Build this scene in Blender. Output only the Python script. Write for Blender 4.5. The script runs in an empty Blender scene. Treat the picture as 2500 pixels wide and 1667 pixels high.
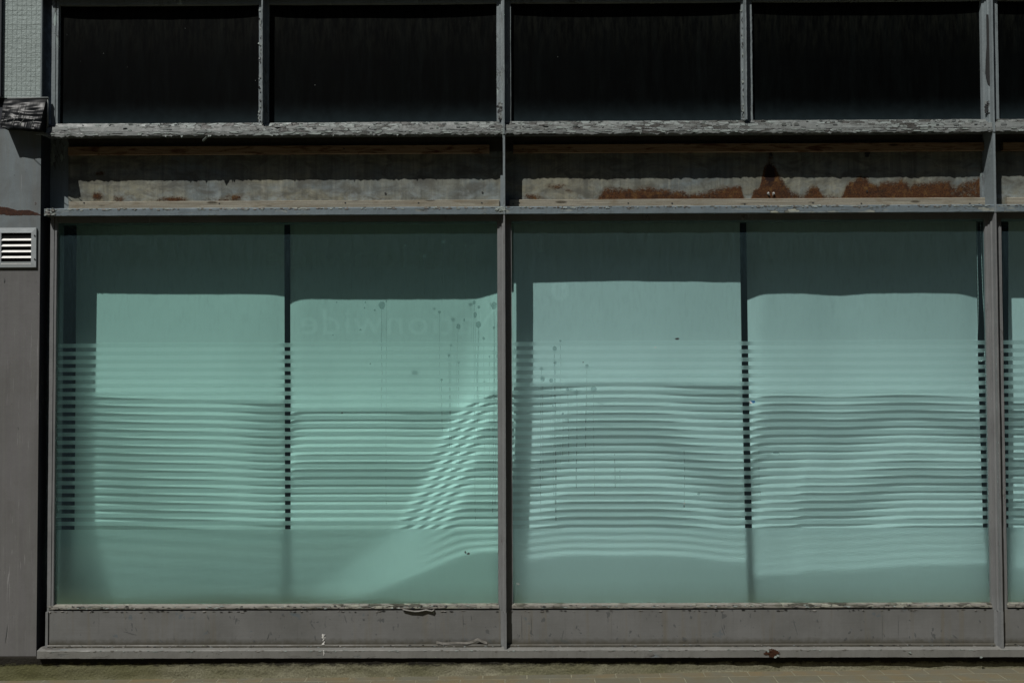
import bpy, bmesh, math, random
from mathutils import Matrix, Vector, noise as mnoise

S = bpy.context.scene
# ------------------------------------------------------------------ camera
FPX = 2430.0                      # focal length in pixels of the 2500 px wide photograph
CAMP = Vector((0.0, -4.86, 1.49))
PITCH = math.atan(67 / FPX); YAW = math.atan(15 / FPX); ROLL = math.radians(-0.20)
CM = Matrix.Rotation(YAW, 4, 'Z') @ Matrix.Rotation(math.pi / 2 + PITCH, 4, 'X') @ Matrix.Rotation(ROLL, 4, 'Z')
cd = bpy.data.cameras.new('camera'); cam = bpy.data.objects.new('camera', cd)
S.collection.objects.link(cam); S.camera = cam
cam.matrix_world = Matrix.Translation(CAMP) @ CM
cd.sensor_width = 36.0; cd.lens = 36.0 * FPX / 2500.0
cd.clip_start = 0.05; cd.clip_end = 500

# ------------------------------------------------------------------ sun and sky
SA, SE = 0.72, 1.70               # sunlight travels (SA, 1, -SE): from the upper left, behind the camera
W = bpy.data.worlds.new("World"); S.world = W; W.use_nodes = True
wn = W.node_tree.nodes; wl = W.node_tree.links
sky = wn.new('ShaderNodeTexSky'); sky.sky_type = 'NISHITA'; sky.sun_disc = False
sky.sun_elevation = math.atan(SE / math.hypot(SA, 1)); sky.sun_rotation = math.atan2(-SA, -1)
wl.new(sky.outputs[0], wn['Background'].inputs[0]); wn['Background'].inputs[1].default_value = 0.06
ld = bpy.data.lights.new('sun', 'SUN'); ld.energy = 5.0; ld.angle = math.radians(0.5); ld.color = (1.0, 0.975, 0.93)
sun = bpy.data.objects.new('sun', ld); S.collection.objects.link(sun)
sun.rotation_euler = Vector((SA, 1, -SE)).to_track_quat('-Z', 'Y').to_euler(); sun.location = (-3, -5, 8)
S.view_settings.view_transform = 'Standard'; S.view_settings.look = 'None'
S.view_settings.exposure = -0.34; S.view_settings.gamma = 1.0
S.render.engine = 'CYCLES'
S.cycles.use_denoising = True
S.cycles.caustics_refractive = True; S.cycles.caustics_reflective = False
S.cycles.max_bounces = 10; S.cycles.transparent_max_bounces = 16; S.cycles.transmission_bounces = 8
S.cycles.sample_clamp_indirect = 6.0

def P(px, py, Y):                 # photograph pixel -> point on the vertical plane at depth Y
    d = CM.to_3x3() @ Vector(((px - 1250) / FPX, -(py - 833.5) / FPX, -1))
    t = (Y - CAMP.y) / d.y
    return CAMP + d * t
def Z(py, Y=0.0): return P(1250, py, Y).z
def X(px, py, Y=0.0): return P(px, py, Y).x

rnd = random.Random(7)
# ------------------------------------------------------------------ node helpers
class M:
    def __init__(s, name):
        s.m = bpy.data.materials.new(name); s.m.use_nodes = True
        s.t = s.m.node_tree; s.t.nodes.clear()
        s.out = s.t.nodes.new('ShaderNodeOutputMaterial')
        s.pos = s.t.nodes.new('ShaderNodeNewGeometry').outputs['Position']
    def n(s, typ, ins=None, **kw):
        n = s.t.nodes.new(typ)
        for k, v in kw.items(): setattr(n, k, v)
        for k, v in (ins or {}).items(): s.set(n.inputs[k], v)
        return n
    def set(s, sock, v):
        if isinstance(v, bpy.types.NodeSocket): s.t.links.new(v, sock)
        elif isinstance(v, tuple) and len(v) == 3 and sock.type == 'RGBA': sock.default_value = (*v, 1)
        else: sock.default_value = v
    def noise(s, scale, detail=6, rough=0.6, dist=0.0, off=(0, 0, 0)):
        mp = s.n('ShaderNodeMapping', {'Vector': s.pos, 'Scale': scale if isinstance(scale, tuple) else (scale,) * 3, 'Location': off})
        return s.n('ShaderNodeTexNoise', {'Vector': mp.outputs[0], 'Scale': 1.0, 'Detail': detail, 'Roughness': rough, 'Distortion': dist}).outputs['Fac']
    def ramp(s, v, a, b, lo=0.0, hi=1.0):
        r = s.n('ShaderNodeMapRange', {'Value': v, 'From Min': a, 'From Max': b, 'To Min': lo, 'To Max': hi})
        return r.outputs[0]
    def math(s, op, a, b=0.0, c=0.0):
        n = s.n('ShaderNodeMath', operation=op)
        s.set(n.inputs[0], a); s.set(n.inputs[1], b); s.set(n.inputs[2], c)
        return n.outputs[0]
    def mix(s, f, a, b):
        n = s.n('ShaderNodeMix', data_type='RGBA')
        s.set(n.inputs[0], f); s.set(n.inputs[6], a); s.set(n.inputs[7], b)
        return n.outputs[2]
    def bump(s, h, dist=0.002, strength=1.0, nrm=None):
        b = s.n('ShaderNodeBump', {'Height': h, 'Distance': dist, 'Strength': strength})
        if nrm is not None: s.set(b.inputs['Normal'], nrm)
        return b.outputs[0]
    def bsdf(s, col, rough=0.6, metal=0.0, nrm=None, spec=0.5):
        p = s.n('ShaderNodeBsdfPrincipled', {'Base Color': col, 'Roughness': rough, 'Metallic': metal, 'Specular IOR Level': spec})
        if nrm is not None: s.set(p.inputs['Normal'], nrm)
        return p.outputs[0]
    def done(s, sh): s.t.links.new(sh, s.out.inputs[0]); return s.m
    def sep(s, v=None):
        n = s.n('ShaderNodeSeparateXYZ'); s.set(n.inputs[0], v if v is not None else s.pos); return n.outputs

def old_paint(name, col, coat2, dark, chips=0.5, spots=0.3, horiz=True, rough=0.55, streak=0.15, bumpd=0.0012, dirt=(0.09, 0.08, 0.06)):
    """several coats of paint that crack into plates and fall away; chips in 0..1"""
    m = M(name)
    sc = (22, 60, 75) if horiz else (75, 60, 20)
    wp = m.n('ShaderNodeVectorMath', operation='MULTIPLY_ADD')
    m.set(wp.inputs[0], m.n('ShaderNodeTexNoise', {'Vector': m.pos, 'Scale': 60.0, 'Detail': 5.0, 'Roughness': 0.65}).outputs['Color'])
    wp.inputs[1].default_value = (0.045, 0.01, 0.012) if horiz else (0.012, 0.01, 0.045); m.set(wp.inputs[2], m.pos)
    mp = m.n('ShaderNodeMapping', {'Vector': wp.outputs[0], 'Scale': sc})
    cell = m.sep(m.n('ShaderNodeTexVoronoi', {'Vector': mp.outputs[0], 'Scale': 1.0}).outputs['Color'])
    edge = m.n('ShaderNodeTexVoronoi', {'Vector': mp.outputs[0], 'Scale': 1.0}, feature='DISTANCE_TO_EDGE').outputs['Distance']
    area = m.noise((2.6, 8, 9) if horiz else (9, 8, 2.6), 4, 0.6); area2 = m.noise((7, 12, 30) if horiz else (30, 12, 7), 5, 0.6, 0, (3, 7, 1))
    a_ = m.math('ADD', m.math('MULTIPLY', area, 0.6), m.math('MULTIPLY', area2, 0.4))
    w = m.ramp(a_, 0.62 - 0.22 * chips, 0.74 - 0.22 * chips)              # where the paint is failing
    m1 = m.math('MULTIPLY', m.math('GREATER_THAN', cell[0], 1.0 - 0.62 * chips), w)
    m2 = m.math('MULTIPLY', m.math('GREATER_THAN', cell[1], 1.0 - 0.45 * chips), w)
    cr = m.math('MULTIPLY', m.ramp(edge, 0.02, 0.06, 1, 0), w)
    fine = m.noise(260, 3)
    st = m.noise((40, 10, 2.2), 6, 0.7)
    base = m.mix(m.ramp(m.noise(6, 5), 0.35, 0.7), col, tuple(c * 0.80 for c in col))
    base = m.mix(m.ramp(st, 0.5, 0.8, 0, streak * 2), base, dirt)
    base = m.mix(m.ramp(fine, 0.3, 0.7, 0, 0.22), base, tuple(c * 0.5 for c in col))
    sp = m.ramp(m.noise(38, 4, 0.6, 0.4, (2, 8, 1)), 0.70 - 0.06 * spots, 0.73 - 0.06 * spots, 0, min(1, spots * 1.6))
    base = m.mix(sp, base, tuple(c * 0.45 for c in col))
    c = m.mix(m1, base, m.mix(m.ramp(m.noise(45, 5), 0.35, 0.65), coat2, tuple(q * 0.7 for q in coat2)))
    c = m.mix(m.math('MULTIPLY', m2, 0.9), c, dark); c = m.mix(m.math('MULTIPLY', cr, 0.85), c, tuple(q * 0.6 for q in dark))
    h = m.math('SUBTRACT', m.math('MULTIPLY', m.noise(35, 6), 0.5), m.math('MULTIPLY', m.math('ADD', m.math('ADD', m1, m2), cr), 0.6))
    nr = m.bump(h, bumpd)
    return m.done(m.bsdf(c, m.ramp(m.noise(30, 3), 0.3, 0.7, rough - 0.1, rough + 0.15), 0, nr, 0.35))

MAT = {}
MAT['upper'] = old_paint('upper_paint', (0.205, 0.24, 0.25), (0.36, 0.44, 0.42), (0.05, 0.045, 0.04), 0.42, 0.3, False)
MAT['upper_sill'] = old_paint('flaking_paint', (0.185, 0.20, 0.192), (0.26, 0.295, 0.28), (0.030, 0.027, 0.022), 0.80, 0.5, True, bumpd=0.0016)
MAT['ledge'] = old_paint('ledge_paint', (0.155, 0.195, 0.215), (0.36, 0.37, 0.30), (0.08, 0.08, 0.065), 0.5, 0.4, True, bumpd=0.002)
MAT['lower'] = old_paint('lower_paint', (0.185, 0.191, 0.191), (0.33, 0.35, 0.33), (0.07, 0.05, 0.045), 0.22, 0.3, False)
MAT['bead'] = old_paint('bead_paint', (0.21, 0.20, 0.175), (0.27, 0.27, 0.22), (0.03, 0.03, 0.018), 0.75, 0.5, True, bumpd=0.0016)
MAT['sill'] = old_paint('sill_paint', (0.185, 0.184, 0.17), (0.15, 0.18, 0.19), (0.05, 0.045, 0.04), 0.36, 0.6, True)
MAT['dark'] = old_paint('painted_reveal_shade', (0.022, 0.026, 0.034), (0.05, 0.06, 0.06), (0.01, 0.01, 0.01), 0.3, 0.3, False)  # near-black base puts the shade of the recess sides into the colour
MAT['galv'] = old_paint('galvanised', (0.30, 0.33, 0.34), (0.36, 0.38, 0.37), (0.12, 0.12, 0.12), 0.1, 0.2, False, 0.4)

def kick_mat():
    m = M('kick_panel_paint')
    base = m.mix(m.ramp(m.noise((5, 5, 5), 5), 0.35, 0.7), (0.158, 0.160, 0.156), (0.122, 0.124, 0.119))
    st = m.noise((26, 10, 1.1), 6, 0.65)
    base = m.mix(m.ramp(st, 0.55, 0.78, 0, 0.55), base, (0.13, 0.105, 0.055))
    st2 = m.noise((90, 10, 2.5), 4, 0.6, 0, (4, 4, 4))
    base = m.mix(m.ramp(st2, 0.62, 0.8, 0, 0.5), base, (0.09, 0.09, 0.085))
    sp = m.ramp(m.noise((34, 52, 20), 4, 0.55, 0.5), 0.66, 0.685, 0, 0.8)
    base = m.mix(sp, base, (0.075, 0.08, 0.082))
    sp2 = m.ramp(m.noise((11, 24, 14), 6, 0.6, 0.5, (7, 1, 3)), 0.63, 0.67, 0, 0.6)
    base = m.mix(sp2, base, (0.09, 0.115, 0.13))
    brush = m.noise((4, 20, 220), 3)
    base = m.mix(m.ramp(brush, 0.3, 0.7, 0, 0.14), base, (0.10, 0.09, 0.08))
    # dirt gathers along the bottom edge
    z = m.sep()[2]
    lo = m.ramp(m.math('ADD', z, m.math('MULTIPLY', m.noise((40, 5, 40), 5), -0.035)), Z(1571, -.046) - 0.015, Z(1571, -.046) + 0.012, 0.75, 0)
    base = m.mix(lo, base, (0.05, 0.045, 0.03))
    nr = m.bump(m.math('ADD', m.math('MULTIPLY', brush, 0.3), m.math('ADD', m.noise(14, 5), m.math('MULTIPLY', sp, -0.3))), 0.0014)
    return m.done(m.bsdf(base, 0.5, 0, nr, 0.35))
MAT['kick'] = kick_mat()

def pilaster_mat():
    m = M('pilaster_sheet_paint')
    z = m.sep()[2]
    up = m.ramp(z, Z(660, -.06), Z(560, -.06))
    base = m.mix(up, (0.138, 0.135, 0.135), (0.162, 0.19, 0.20))
    base = m.mix(m.ramp(m.noise((7, 5, 2.6), 7, 0.65, 0.6, (2, 2, 2)), 0.42, 0.65, 0, 0.55), base, (0.10, 0.098, 0.092))
    st = m.noise((70, 10, 1.2), 6, 0.65)
    base = m.mix(m.ramp(st, 0.45, 0.75, 0, 0.5), base, (0.16, 0.165, 0.15))
    st2 = m.noise((120, 10, 3), 3, 0.6, 1.5, (4, 4, 4))
    base = m.mix(m.ramp(st2, 0.66, 0.70, 0, 0.35), base, (0.42, 0.42, 0.42))
    base = m.mix(m.ramp(m.noise(40, 4, 0.6, 0.5), 0.70, 0.73, 0, 0.8), base, (0.07, 0.07, 0.07))
    r = m.n('ShaderNodeAttribute', attribute_name='rust').outputs['Fac']
    f = m.noise(120, 8, 0.75)
    rr = m.ramp(m.math('ADD', r, m.math('MULTIPLY', m.math('SUBTRACT', f, 0.5), 0.9)), 0.45, 0.6)
    rust = m.mix(m.ramp(m.noise(160, 6, 0.7), 0.35, 0.65), (0.062, 0.022, 0.009), (0.016, 0.008, 0.006))
    base = m.mix(rr, base, rust)
    nr = m.bump(m.math('ADD', m.noise(10, 5), m.math('MULTIPLY', rr, m.ramp(f, 0.3, 0.7, 0.1, 0.6))), 0.002)
    return m.done(m.bsdf(base, m.ramp(rr, 0, 1, 0.45, 0.9), 0, nr, 0.35))
MAT['pilaster'] = pilaster_mat()

FAS0 = 0.034
def fascia_mat():
    m = M('rusted_sheet')
    big = m.noise((2.2, 1, 6), 5, 0.6, 0.4)
    base = m.mix(m.ramp(big, 0.42, 0.62), (0.215, 0.21, 0.155), (0.15, 0.178, 0.18))
    st = m.noise((22, 4, 2.4), 9, 0.68)
    base = m.mix(m.ramp(st, 0.5, 0.78, 0, 0.7), base, (0.38, 0.37, 0.29))
    st2 = m.noise((34, 4, 1.4), 9, 0.7, 0, (9, 2, 2))
    base = m.mix(m.ramp(st2, 0.46, 0.72, 0, 0.85), base, (0.07, 0.075, 0.065))
    cl = m.noise((9, 3, 16), 8, 0.68, 0.9, (1, 5, 8))
    base = m.mix(m.ramp(cl, 0.44, 0.62, 0, 0.8), base, (0.08, 0.08, 0.068))
    cl2 = m.noise((13, 3, 22), 8, 0.7, 0.6, (8, 5, 2)); zz = m.sep()[2]
    base = m.mix(m.math('MULTIPLY', m.ramp(cl2, 0.48, 0.66, 0, 0.7), m.ramp(zz, Z(487, FAS0), Z(440, FAS0), 1, 0.0)), base, (0.30, 0.35, 0.36))
    gr = m.noise(300, 3)
    base = m.mix(m.ramp(gr, 0.35, 0.7, 0, 0.3), base, (0.08, 0.08, 0.07))
    r = m.n('ShaderNodeAttribute', attribute_name='rust').outputs['Fac']
    g = m.n('ShaderNodeAttribute', attribute_name='grime').outputs['Fac']
    f = m.noise(150, 9, 0.78); f2 = m.noise(45, 6, 0.7)
    ge = m.ramp(m.math('ADD', g, m.math('MULTIPLY', m.math('SUBTRACT', f, 0.5), 1.6)), 0.45, 0.75, 0, 0.85)
    base = m.mix(ge, base, (0.045, 0.038, 0.028))
    v = m.math('ADD', r, m.math('ADD', m.math('MULTIPLY', m.math('SUBTRACT', f, 0.5), 1.5), m.math('MULTIPLY', m.math('SUBTRACT', f2, 0.5), 1.5)))
    rr = m.ramp(v, 0.40, 0.66)
    halo = m.ramp(m.math('ADD', r, m.math('MULTIPLY', m.math('SUBTRACT', f2, 0.5), 1.2)), 0.12, 0.5, 0, 0.65)
    base = m.mix(halo, base, (0.085, 0.06, 0.032))
    rc = m.mix(m.ramp(m.noise(190, 7, 0.75), 0.38, 0.62), (0.105, 0.044, 0.013), (0.028, 0.010, 0.005))
    rc = m.mix(m.ramp(m.noise((30, 30, 30), 5), 0.52, 0.68, 0, 0.6), rc, (0.17, 0.095, 0.03))
    rc = m.mix(m.ramp(m.noise((18, 8, 30), 7, 0.7, 0.5, (6, 6, 1)), 0.5, 0.62, 0, 0.75), rc, (0.026, 0.012, 0.007))
    rd = m.n('ShaderNodeAttribute', attribute_name='deep').outputs['Fac']
    rc = m.mix(m.ramp(m.math('ADD', rd, m.math('MULTIPLY', m.math('SUBTRACT', f2, .5), 0.8)), 0.4, 0.6), rc, (0.018, 0.008, 0.006))
    base = m.mix(rr, base, rc)
    h = m.math('ADD', m.math('MULTIPLY', m.noise(8, 4), 1.0), m.math('MULTIPLY', rr, m.ramp(f, 0.3, 0.7, 0.2, 0.9)))
    nr = m.bump(h, 0.003)
    return m.done(m.bsdf(base, m.ramp(rr, 0, 1, 0.5, 0.95), 0, nr, 0.3))
MAT['fascia'] = fascia_mat()

def wood_mat(name, c1, c2, c3, stain):
    m = M(name)
    g = m.noise((2.5, 30, 170), 7, 0.7, 0.8)
    base = m.mix(m.ramp(g, 0.35, 0.65), c1, c2)
    base = m.mix(m.ramp(m.noise((7, 10, 45), 6, 0.6, 1.2, (3, 1, 2)), 0.5, 0.66, 0, stain), base, c3)
    kn = m.n('ShaderNodeMapping', {'Vector': m.pos, 'Scale': (4.2, 1, 17)})
    vo = m.n('ShaderNodeTexVoronoi', {'Vector': kn.outputs[0], 'Scale': 1.0}).outputs['Distance']
    base = m.mix(m.ramp(vo, 0.09, 0.14, 0.9, 0), base, tuple(c * 0.3 for c in c3))
    base = m.mix(m.ramp(m.noise(200, 3), 0.4, 0.75, 0, 0.4), base, tuple(c * 0.4 for c in c1))
    nr = m.bump(g, 0.0012)
    return m.done(m.bsdf(base, 0.8, 0, nr, 0.2))
MAT['wood_low'] = wood_mat('weathered_timber', (0.33, 0.31, 0.25), (0.17, 0.155, 0.12), (0.17, 0.135, 0.085), 0.7)
MAT['wood_up'] = wood_mat('stained_timber', (0.34, 0.25, 0.16), (0.25, 0.15, 0.08), (0.09, 0.032, 0.014), 1.0)

def simple(name, col, rough=0.6, metal=0.0, bumps=None, spec=0.5, var=0.25, sc=30):
    m = M(name)
    c = m.mix(m.ramp(m.noise(sc, 6), 0.3, 0.7, 0, var), col, tuple(q * 0.4 for q in col))
    nr = m.bump(m.noise(bumps[0], 6), bumps[1]) if bumps else None
    return m.done(m.bsdf(c, rough, metal, nr, spec))
MAT['alu'] = simple('mill_aluminium', (0.44, 0.48, 0.49), 0.45, 0.3, (60, 0.0006), var=0.3, sc=14)
MAT['louvre'] = simple('louvre_aluminium', (0.84, 0.83, 0.79), 0.45, 0.0, (40, 0.0008), var=0.3)
MAT['black'] = simple('black_void', (0.010, 0.010, 0.010), 0.9, 0, None, 0.1)
MAT['screw'] = simple('dark_screw', (0.05, 0.05, 0.05), 0.5, 0.5)
MAT['dead_fly'] = simple('dark_speck', (0.03, 0.03, 0.03), 0.8)
MAT['white_drop'] = simple('dried_dropping', (0.75, 0.74, 0.70), 0.9)
MAT['flake_pale'] = simple('pale_flake', (0.29, 0.335, 0.31), 0.7, sc=90, var=0.6)
MAT['flake_grey'] = simple('grey_flake', (0.20, 0.22, 0.215), 0.7, sc=90, var=0.6)
MAT['flake_warm'] = simple('warm_flake', (0.21, 0.20, 0.18), 0.7, sc=90, var=0.6)
MAT['rusty_hole'] = simple('rusty_hole', (0.06, 0.025, 0.012), 0.95, 0, (150, 0.003), 0.2, 0.8, 120)
MAT['scuff'] = simple('scuff_mark', (0.10, 0.105, 0.105), 0.7, sc=120, var=0.5)
MAT['tag_blue'] = simple('blue_tag', (0.02, 0.16, 0.36), 0.5)
MAT['tag_white'] = simple('white_tag', (0.8, 0.8, 0.8), 0.5)
MAT['chain'] = simple('white_plastic_beads', (0.8, 0.8, 0.78), 0.35)
MAT['inner_wall'] = simple('room_wall', (0.02, 0.02, 0.02), 0.9)

def mosaic_mat():
    m = M('painted_mosaic')
    d = m.noise(22, 4, 0.5)
    px = m.n('ShaderNodeVectorMath', operation='MULTIPLY_ADD')
    m.set(px.inputs[0], m.n('ShaderNodeTexNoise', {'Vector': m.pos, 'Scale': 18.0, 'Detail': 3.0}).outputs['Color'])
    px.inputs[1].default_value = (0.007, 0, 0.007); m.set(px.inputs[2], m.pos)
    sw = m.sep(px.outputs[0]); cb = m.n('ShaderNodeCombineXYZ'); m.set(cb.inputs[0], sw[0]); m.set(cb.inputs[1], sw[2])
    br = m.n('ShaderNodeTexBrick', {'Vector': cb.outputs[0], 'Scale': 1.0, 'Mortar Size': 0.0016, 'Mortar Smooth': 0.6, 'Brick Width': 0.0232, 'Row Height': 0.0232}, offset=0.0, squash=1.0)
    f = br.outputs['Fac']
    c = m.mix(m.ramp(m.noise(12, 5), 0.3, 0.7), (0.31, 0.37, 0.355), (0.26, 0.31, 0.295))
    c = m.mix(m.ramp(f, 0, 1, 0, 0.28), c, (0.16, 0.19, 0.18))
    c = m.mix(m.ramp(m.noise(50, 5, 0.6, 0.5), 0.68, 0.72, 0, .5), c, (0.12, 0.13, 0.12))
    h = m.math('ADD', m.math('MULTIPLY', f, -0.5), m.math('ADD', m.math('MULTIPLY', m.noise(70, 5, 0.6), 1.0), m.math('MULTIPLY', m.noise(240, 3), 0.35)))
    return m.done(m.bsdf(c, 0.6, 0, m.bump(h, 0.0036), 0.3))
MAT['mosaic'] = mosaic_mat()

def membrane_mat():
    m = M('black_membrane')
    c = m.mix(m.ramp(m.noise((30, 30, 120), 6), 0.5, 0.8, 0, 0.15), (0.005, 0.006, 0.007), (0.02, 0.02, 0.019))
    return m.done(m.bsdf(c, 0.28, 0, None, 0.045))
MAT['membrane'] = membrane_mat()

def plinth_mat():
    m = M('mossy_render')
    f = m.noise(120, 8, 0.75); g = m.noise((5, 5, 5), 5)
    c = m.mix(m.ramp(g, 0.38, 0.65), (0.25, 0.24, 0.17), (0.16, 0.155, 0.09))
    c = m.mix(m.ramp(f, 0.42, 0.72, 0, 0.8), c, (0.06, 0.058, 0.035))
    x, y, z = m.sep()
    lf = m.ramp(x, X(0, 1640), X(700, 1640), 0.8, 0)
    c = m.mix(lf, c, (0.085, 0.085, 0.03))
    v = m.math('ADD', z, m.math('MULTIPLY', m.noise((30, 5, 60), 8, 0.75), -0.06))
    tar = m.ramp(v, Z(1622, -.065) - 0.032, Z(1618, -.065) - 0.026)
    c = m.mix(tar, c, (0.018, 0.016, 0.012))
    nr = m.bump(m.math('ADD', m.noise(90, 7, 0.7), m.math('MULTIPLY', tar, 0.5)), 0.006)
    return m.done(m.bsdf(c, 0.9, 0, nr, 0.2))
MAT['plinth'] = plinth_mat()

def paving_mat():
    m = M('block_paving')
    px = m.n('ShaderNodeVectorMath', operation='MULTIPLY_ADD')
    m.set(px.inputs[0], m.n('ShaderNodeTexNoise', {'Vector': m.pos, 'Scale': 12.0, 'Detail': 3.0}).outputs['Color'])
    px.inputs[1].default_value = (0.006, 0.004, 0); m.set(px.inputs[2], m.pos)
    mp = m.n('ShaderNodeMapping', {'Vector': px.outputs[0], 'Location': (0.21 - X(1288, 1646) % 0.21, 0.025, 0)})
    br = m.n('ShaderNodeTexBrick', {'Vector': mp.outputs[0], 'Scale': 1.0, 'Mortar Size': 0.0032, 'Mortar Smooth': 0.2, 'Brick Width': 0.21, 'Row Height': 0.104,
             'Color1': (0.0, 0.0, 0.0, 1), 'Color2': (1, 1, 1, 1), 'Mortar': (0.5, 0.5, 0.5, 1)}, offset=0.5)
    f = br.outputs['Fac']
    c = m.mix(br.outputs['Color'], (0.125, 0.11, 0.068), (0.18, 0.135, 0.068))
    c = m.mix(m.ramp(m.noise((9, 9, 9), 6, 0.6), 0.35, 0.7), c, (0.13, 0.13, 0.10))
    c = m.mix(m.ramp(m.noise(300, 3), 0.3, 0.7, 0, 0.5), c, (0.07, 0.065, 0.045))
    c = m.mix(m.ramp(m.noise(60, 5, 0.7), 0.66, 0.72, 0, .6), c, (0.05, 0.05, 0.04))
    c = m.mix(m.ramp(f, 0.2, 0.9, 0, 0.85), c, m.mix(m.noise(25, 3), (0.05, 0.05, 0.03), (0.36, 0.34, 0.24)))
    nr = m.bump(m.math('ADD', m.math('MULTIPLY', f, -1.0), m.math('MULTIPLY', m.noise(90, 6, 0.7), 0.5)), 0.003)
    return m.done(m.bsdf(c, 0.85, 0, nr, 0.25))
MAT['paving'] = paving_mat()

def blackpane_mat():
    m = M('blacked_out_glass')
    st = m.noise((24, 5, 3.0), 9, 0.72); st2 = m.noise((5, 5, 1.3), 6, 0.6, 0, (3, 3, 3))
    z = m.sep()[2]
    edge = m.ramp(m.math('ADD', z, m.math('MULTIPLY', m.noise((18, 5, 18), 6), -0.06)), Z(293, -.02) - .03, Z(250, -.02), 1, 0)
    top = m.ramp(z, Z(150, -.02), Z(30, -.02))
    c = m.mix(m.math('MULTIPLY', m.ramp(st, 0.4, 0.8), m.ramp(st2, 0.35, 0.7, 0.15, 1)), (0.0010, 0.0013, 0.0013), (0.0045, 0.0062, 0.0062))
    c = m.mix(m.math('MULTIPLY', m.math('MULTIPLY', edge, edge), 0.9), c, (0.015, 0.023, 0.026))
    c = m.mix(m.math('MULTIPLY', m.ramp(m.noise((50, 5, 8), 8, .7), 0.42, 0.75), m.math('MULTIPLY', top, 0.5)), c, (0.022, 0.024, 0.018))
    c = m.mix(m.ramp(m.noise(75, 2, 0.5, 0, (8, 8, 8)), 0.80, 0.82), c, (0.2, 0.22, 0.2))
    return m.done(m.bsdf(c, 0.4, 0, None, 0.05))
MAT['blackpane'] = blackpane_mat()

TINT = (0.735, 0.955, 0.935)
def glass_mat(TINT):
    m = M('tinted_glass')
    z = m.sep()[2]
    ds = m.noise((62, 5, 14), 8, 0.75, 0, (5, 5, 5))
    dm = m.math('MULTIPLY', m.ramp(ds, 0.50, 0.72, 0, 0.8), m.ramp(z, Z(900), Z(700), 0.12, 0.75))
    tc = m.mix(dm, TINT, tuple(c * 0.80 for c in TINT))
    tr = m.n('ShaderNodeBsdfTransparent', {'Color': tc}).outputs[0]
    gl = m.n('ShaderNodeBsdfGlossy', {'Color': (0.9, 0.95, 0.92), 'Roughness': 0.04}).outputs[0]
    df = m.n('ShaderNodeBsdfDiffuse', {'Color': m.mix(m.ramp(z, Z(1478), Z(1380), 1, 0), (0.22, 0.38, 0.44), (0.32, 0.44, 0.24))}).outputs[0]
    ge = m.n('ShaderNodeNewGeometry'); dt = m.n('ShaderNodeVectorMath', operation='DOT_PRODUCT')
    m.set(dt.inputs[0], ge.outputs['Normal']); m.set(dt.inputs[1], ge.outputs['Incoming'])
    ic = m.math('SUBTRACT', 1.0, m.math('ABSOLUTE', dt.outputs['Value']))
    fr = m.math('ADD', 0.035, m.math('MULTIPLY', m.math('POWER', ic, 5.0), 0.9))
    mx = m.n('ShaderNodeMixShader'); m.set(mx.inputs[0], fr); m.set(mx.inputs[1], tr); m.set(mx.inputs[2], gl)
    # dust: thin, streaky, thicker towards the top of the glass
    st = m.noise((75, 5, 9), 8, 0.75); st2 = m.noise((210, 5, 30), 5, 0.7, 0, (3, 3, 3))
    topm = m.ramp(z, Z(760), Z(600), 0.25, 1.0)
    d = m.math('MULTIPLY', m.ramp(m.math('ADD', st, m.math('MULTIPLY', st2, 0.5)), 0.6, 1.05, 0.0, 0.06), topm)
    low = m.ramp(m.math('ADD', z, m.math('MULTIPLY', m.noise((12, 5, 12), 5), -0.05)), Z(1478) - 0.03, Z(1440) + 0.02, 0.16, 0.0)
    d = m.math('ADD', m.math('ADD', d, low), 0.036)  # even bluish veil on top of the dust paints blue fill over shaded blinds
    mx2 = m.n('ShaderNodeMixShader'); m.set(mx2.inputs[0], d); m.set(mx2.inputs[1], mx.outputs[0]); m.set(mx2.inputs[2], df)
    return m.done(mx2.outputs[0])
MAT['glass_left'] = glass_mat((0.70, 0.955, 0.915)); MAT['glass_right'] = glass_mat((0.74, 0.95, 0.945))

def film_mat():
    m = M('frosted_film')
    rf = m.n('ShaderNodeBsdfRefraction', {'Color': (1.0, 1.0, 1.0), 'Roughness': 0.88, 'IOR': 1.19}).outputs[0]
    tl = m.n('ShaderNodeBsdfTranslucent', {'Color': (0.92, 0.95, 0.93)}).outputs[0]
    df = m.n('ShaderNodeBsdfDiffuse', {'Color': (0.60, 0.64, 0.62)}).outputs[0]
    a = m.n('ShaderNodeMixShader', {0: 0.25}); m.set(a.inputs[1], rf); m.set(a.inputs[2], tl)
    b = m.n('ShaderNodeMixShader', {0: 0.05}); m.set(b.inputs[1], a.outputs[0]); m.set(b.inputs[2], df)
    return m.done(b.outputs[0])
MAT['film'] = film_mat()

def veil(name, alpha, col, trc=(1, 1, 1)):
    m = M(name)
    tr = m.n('ShaderNodeBsdfTransparent', {'Color': trc}).outputs[0]
    df = m.n('ShaderNodeBsdfDiffuse', {'Color': col}).outputs[0]
    a = m.n('ShaderNodeMixShader', {0: alpha}); m.set(a.inputs[1], tr); m.set(a.inputs[2], df)
    return m.done(a.outputs[0])
MAT['dust_film'] = veil('dust_film', 0.008, (0.3, 0.33, 0.3), (0.905, 0.91, 0.908))
MAT['run'] = veil('dried_run', 0.05, (0.42, 0.45, 0.42), (0.68, 0.71, 0.71))
MAT['drip'] = veil('dried_drip', 0.10, (0.42, 0.45, 0.42), (0.60, 0.64, 0.64))

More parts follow.
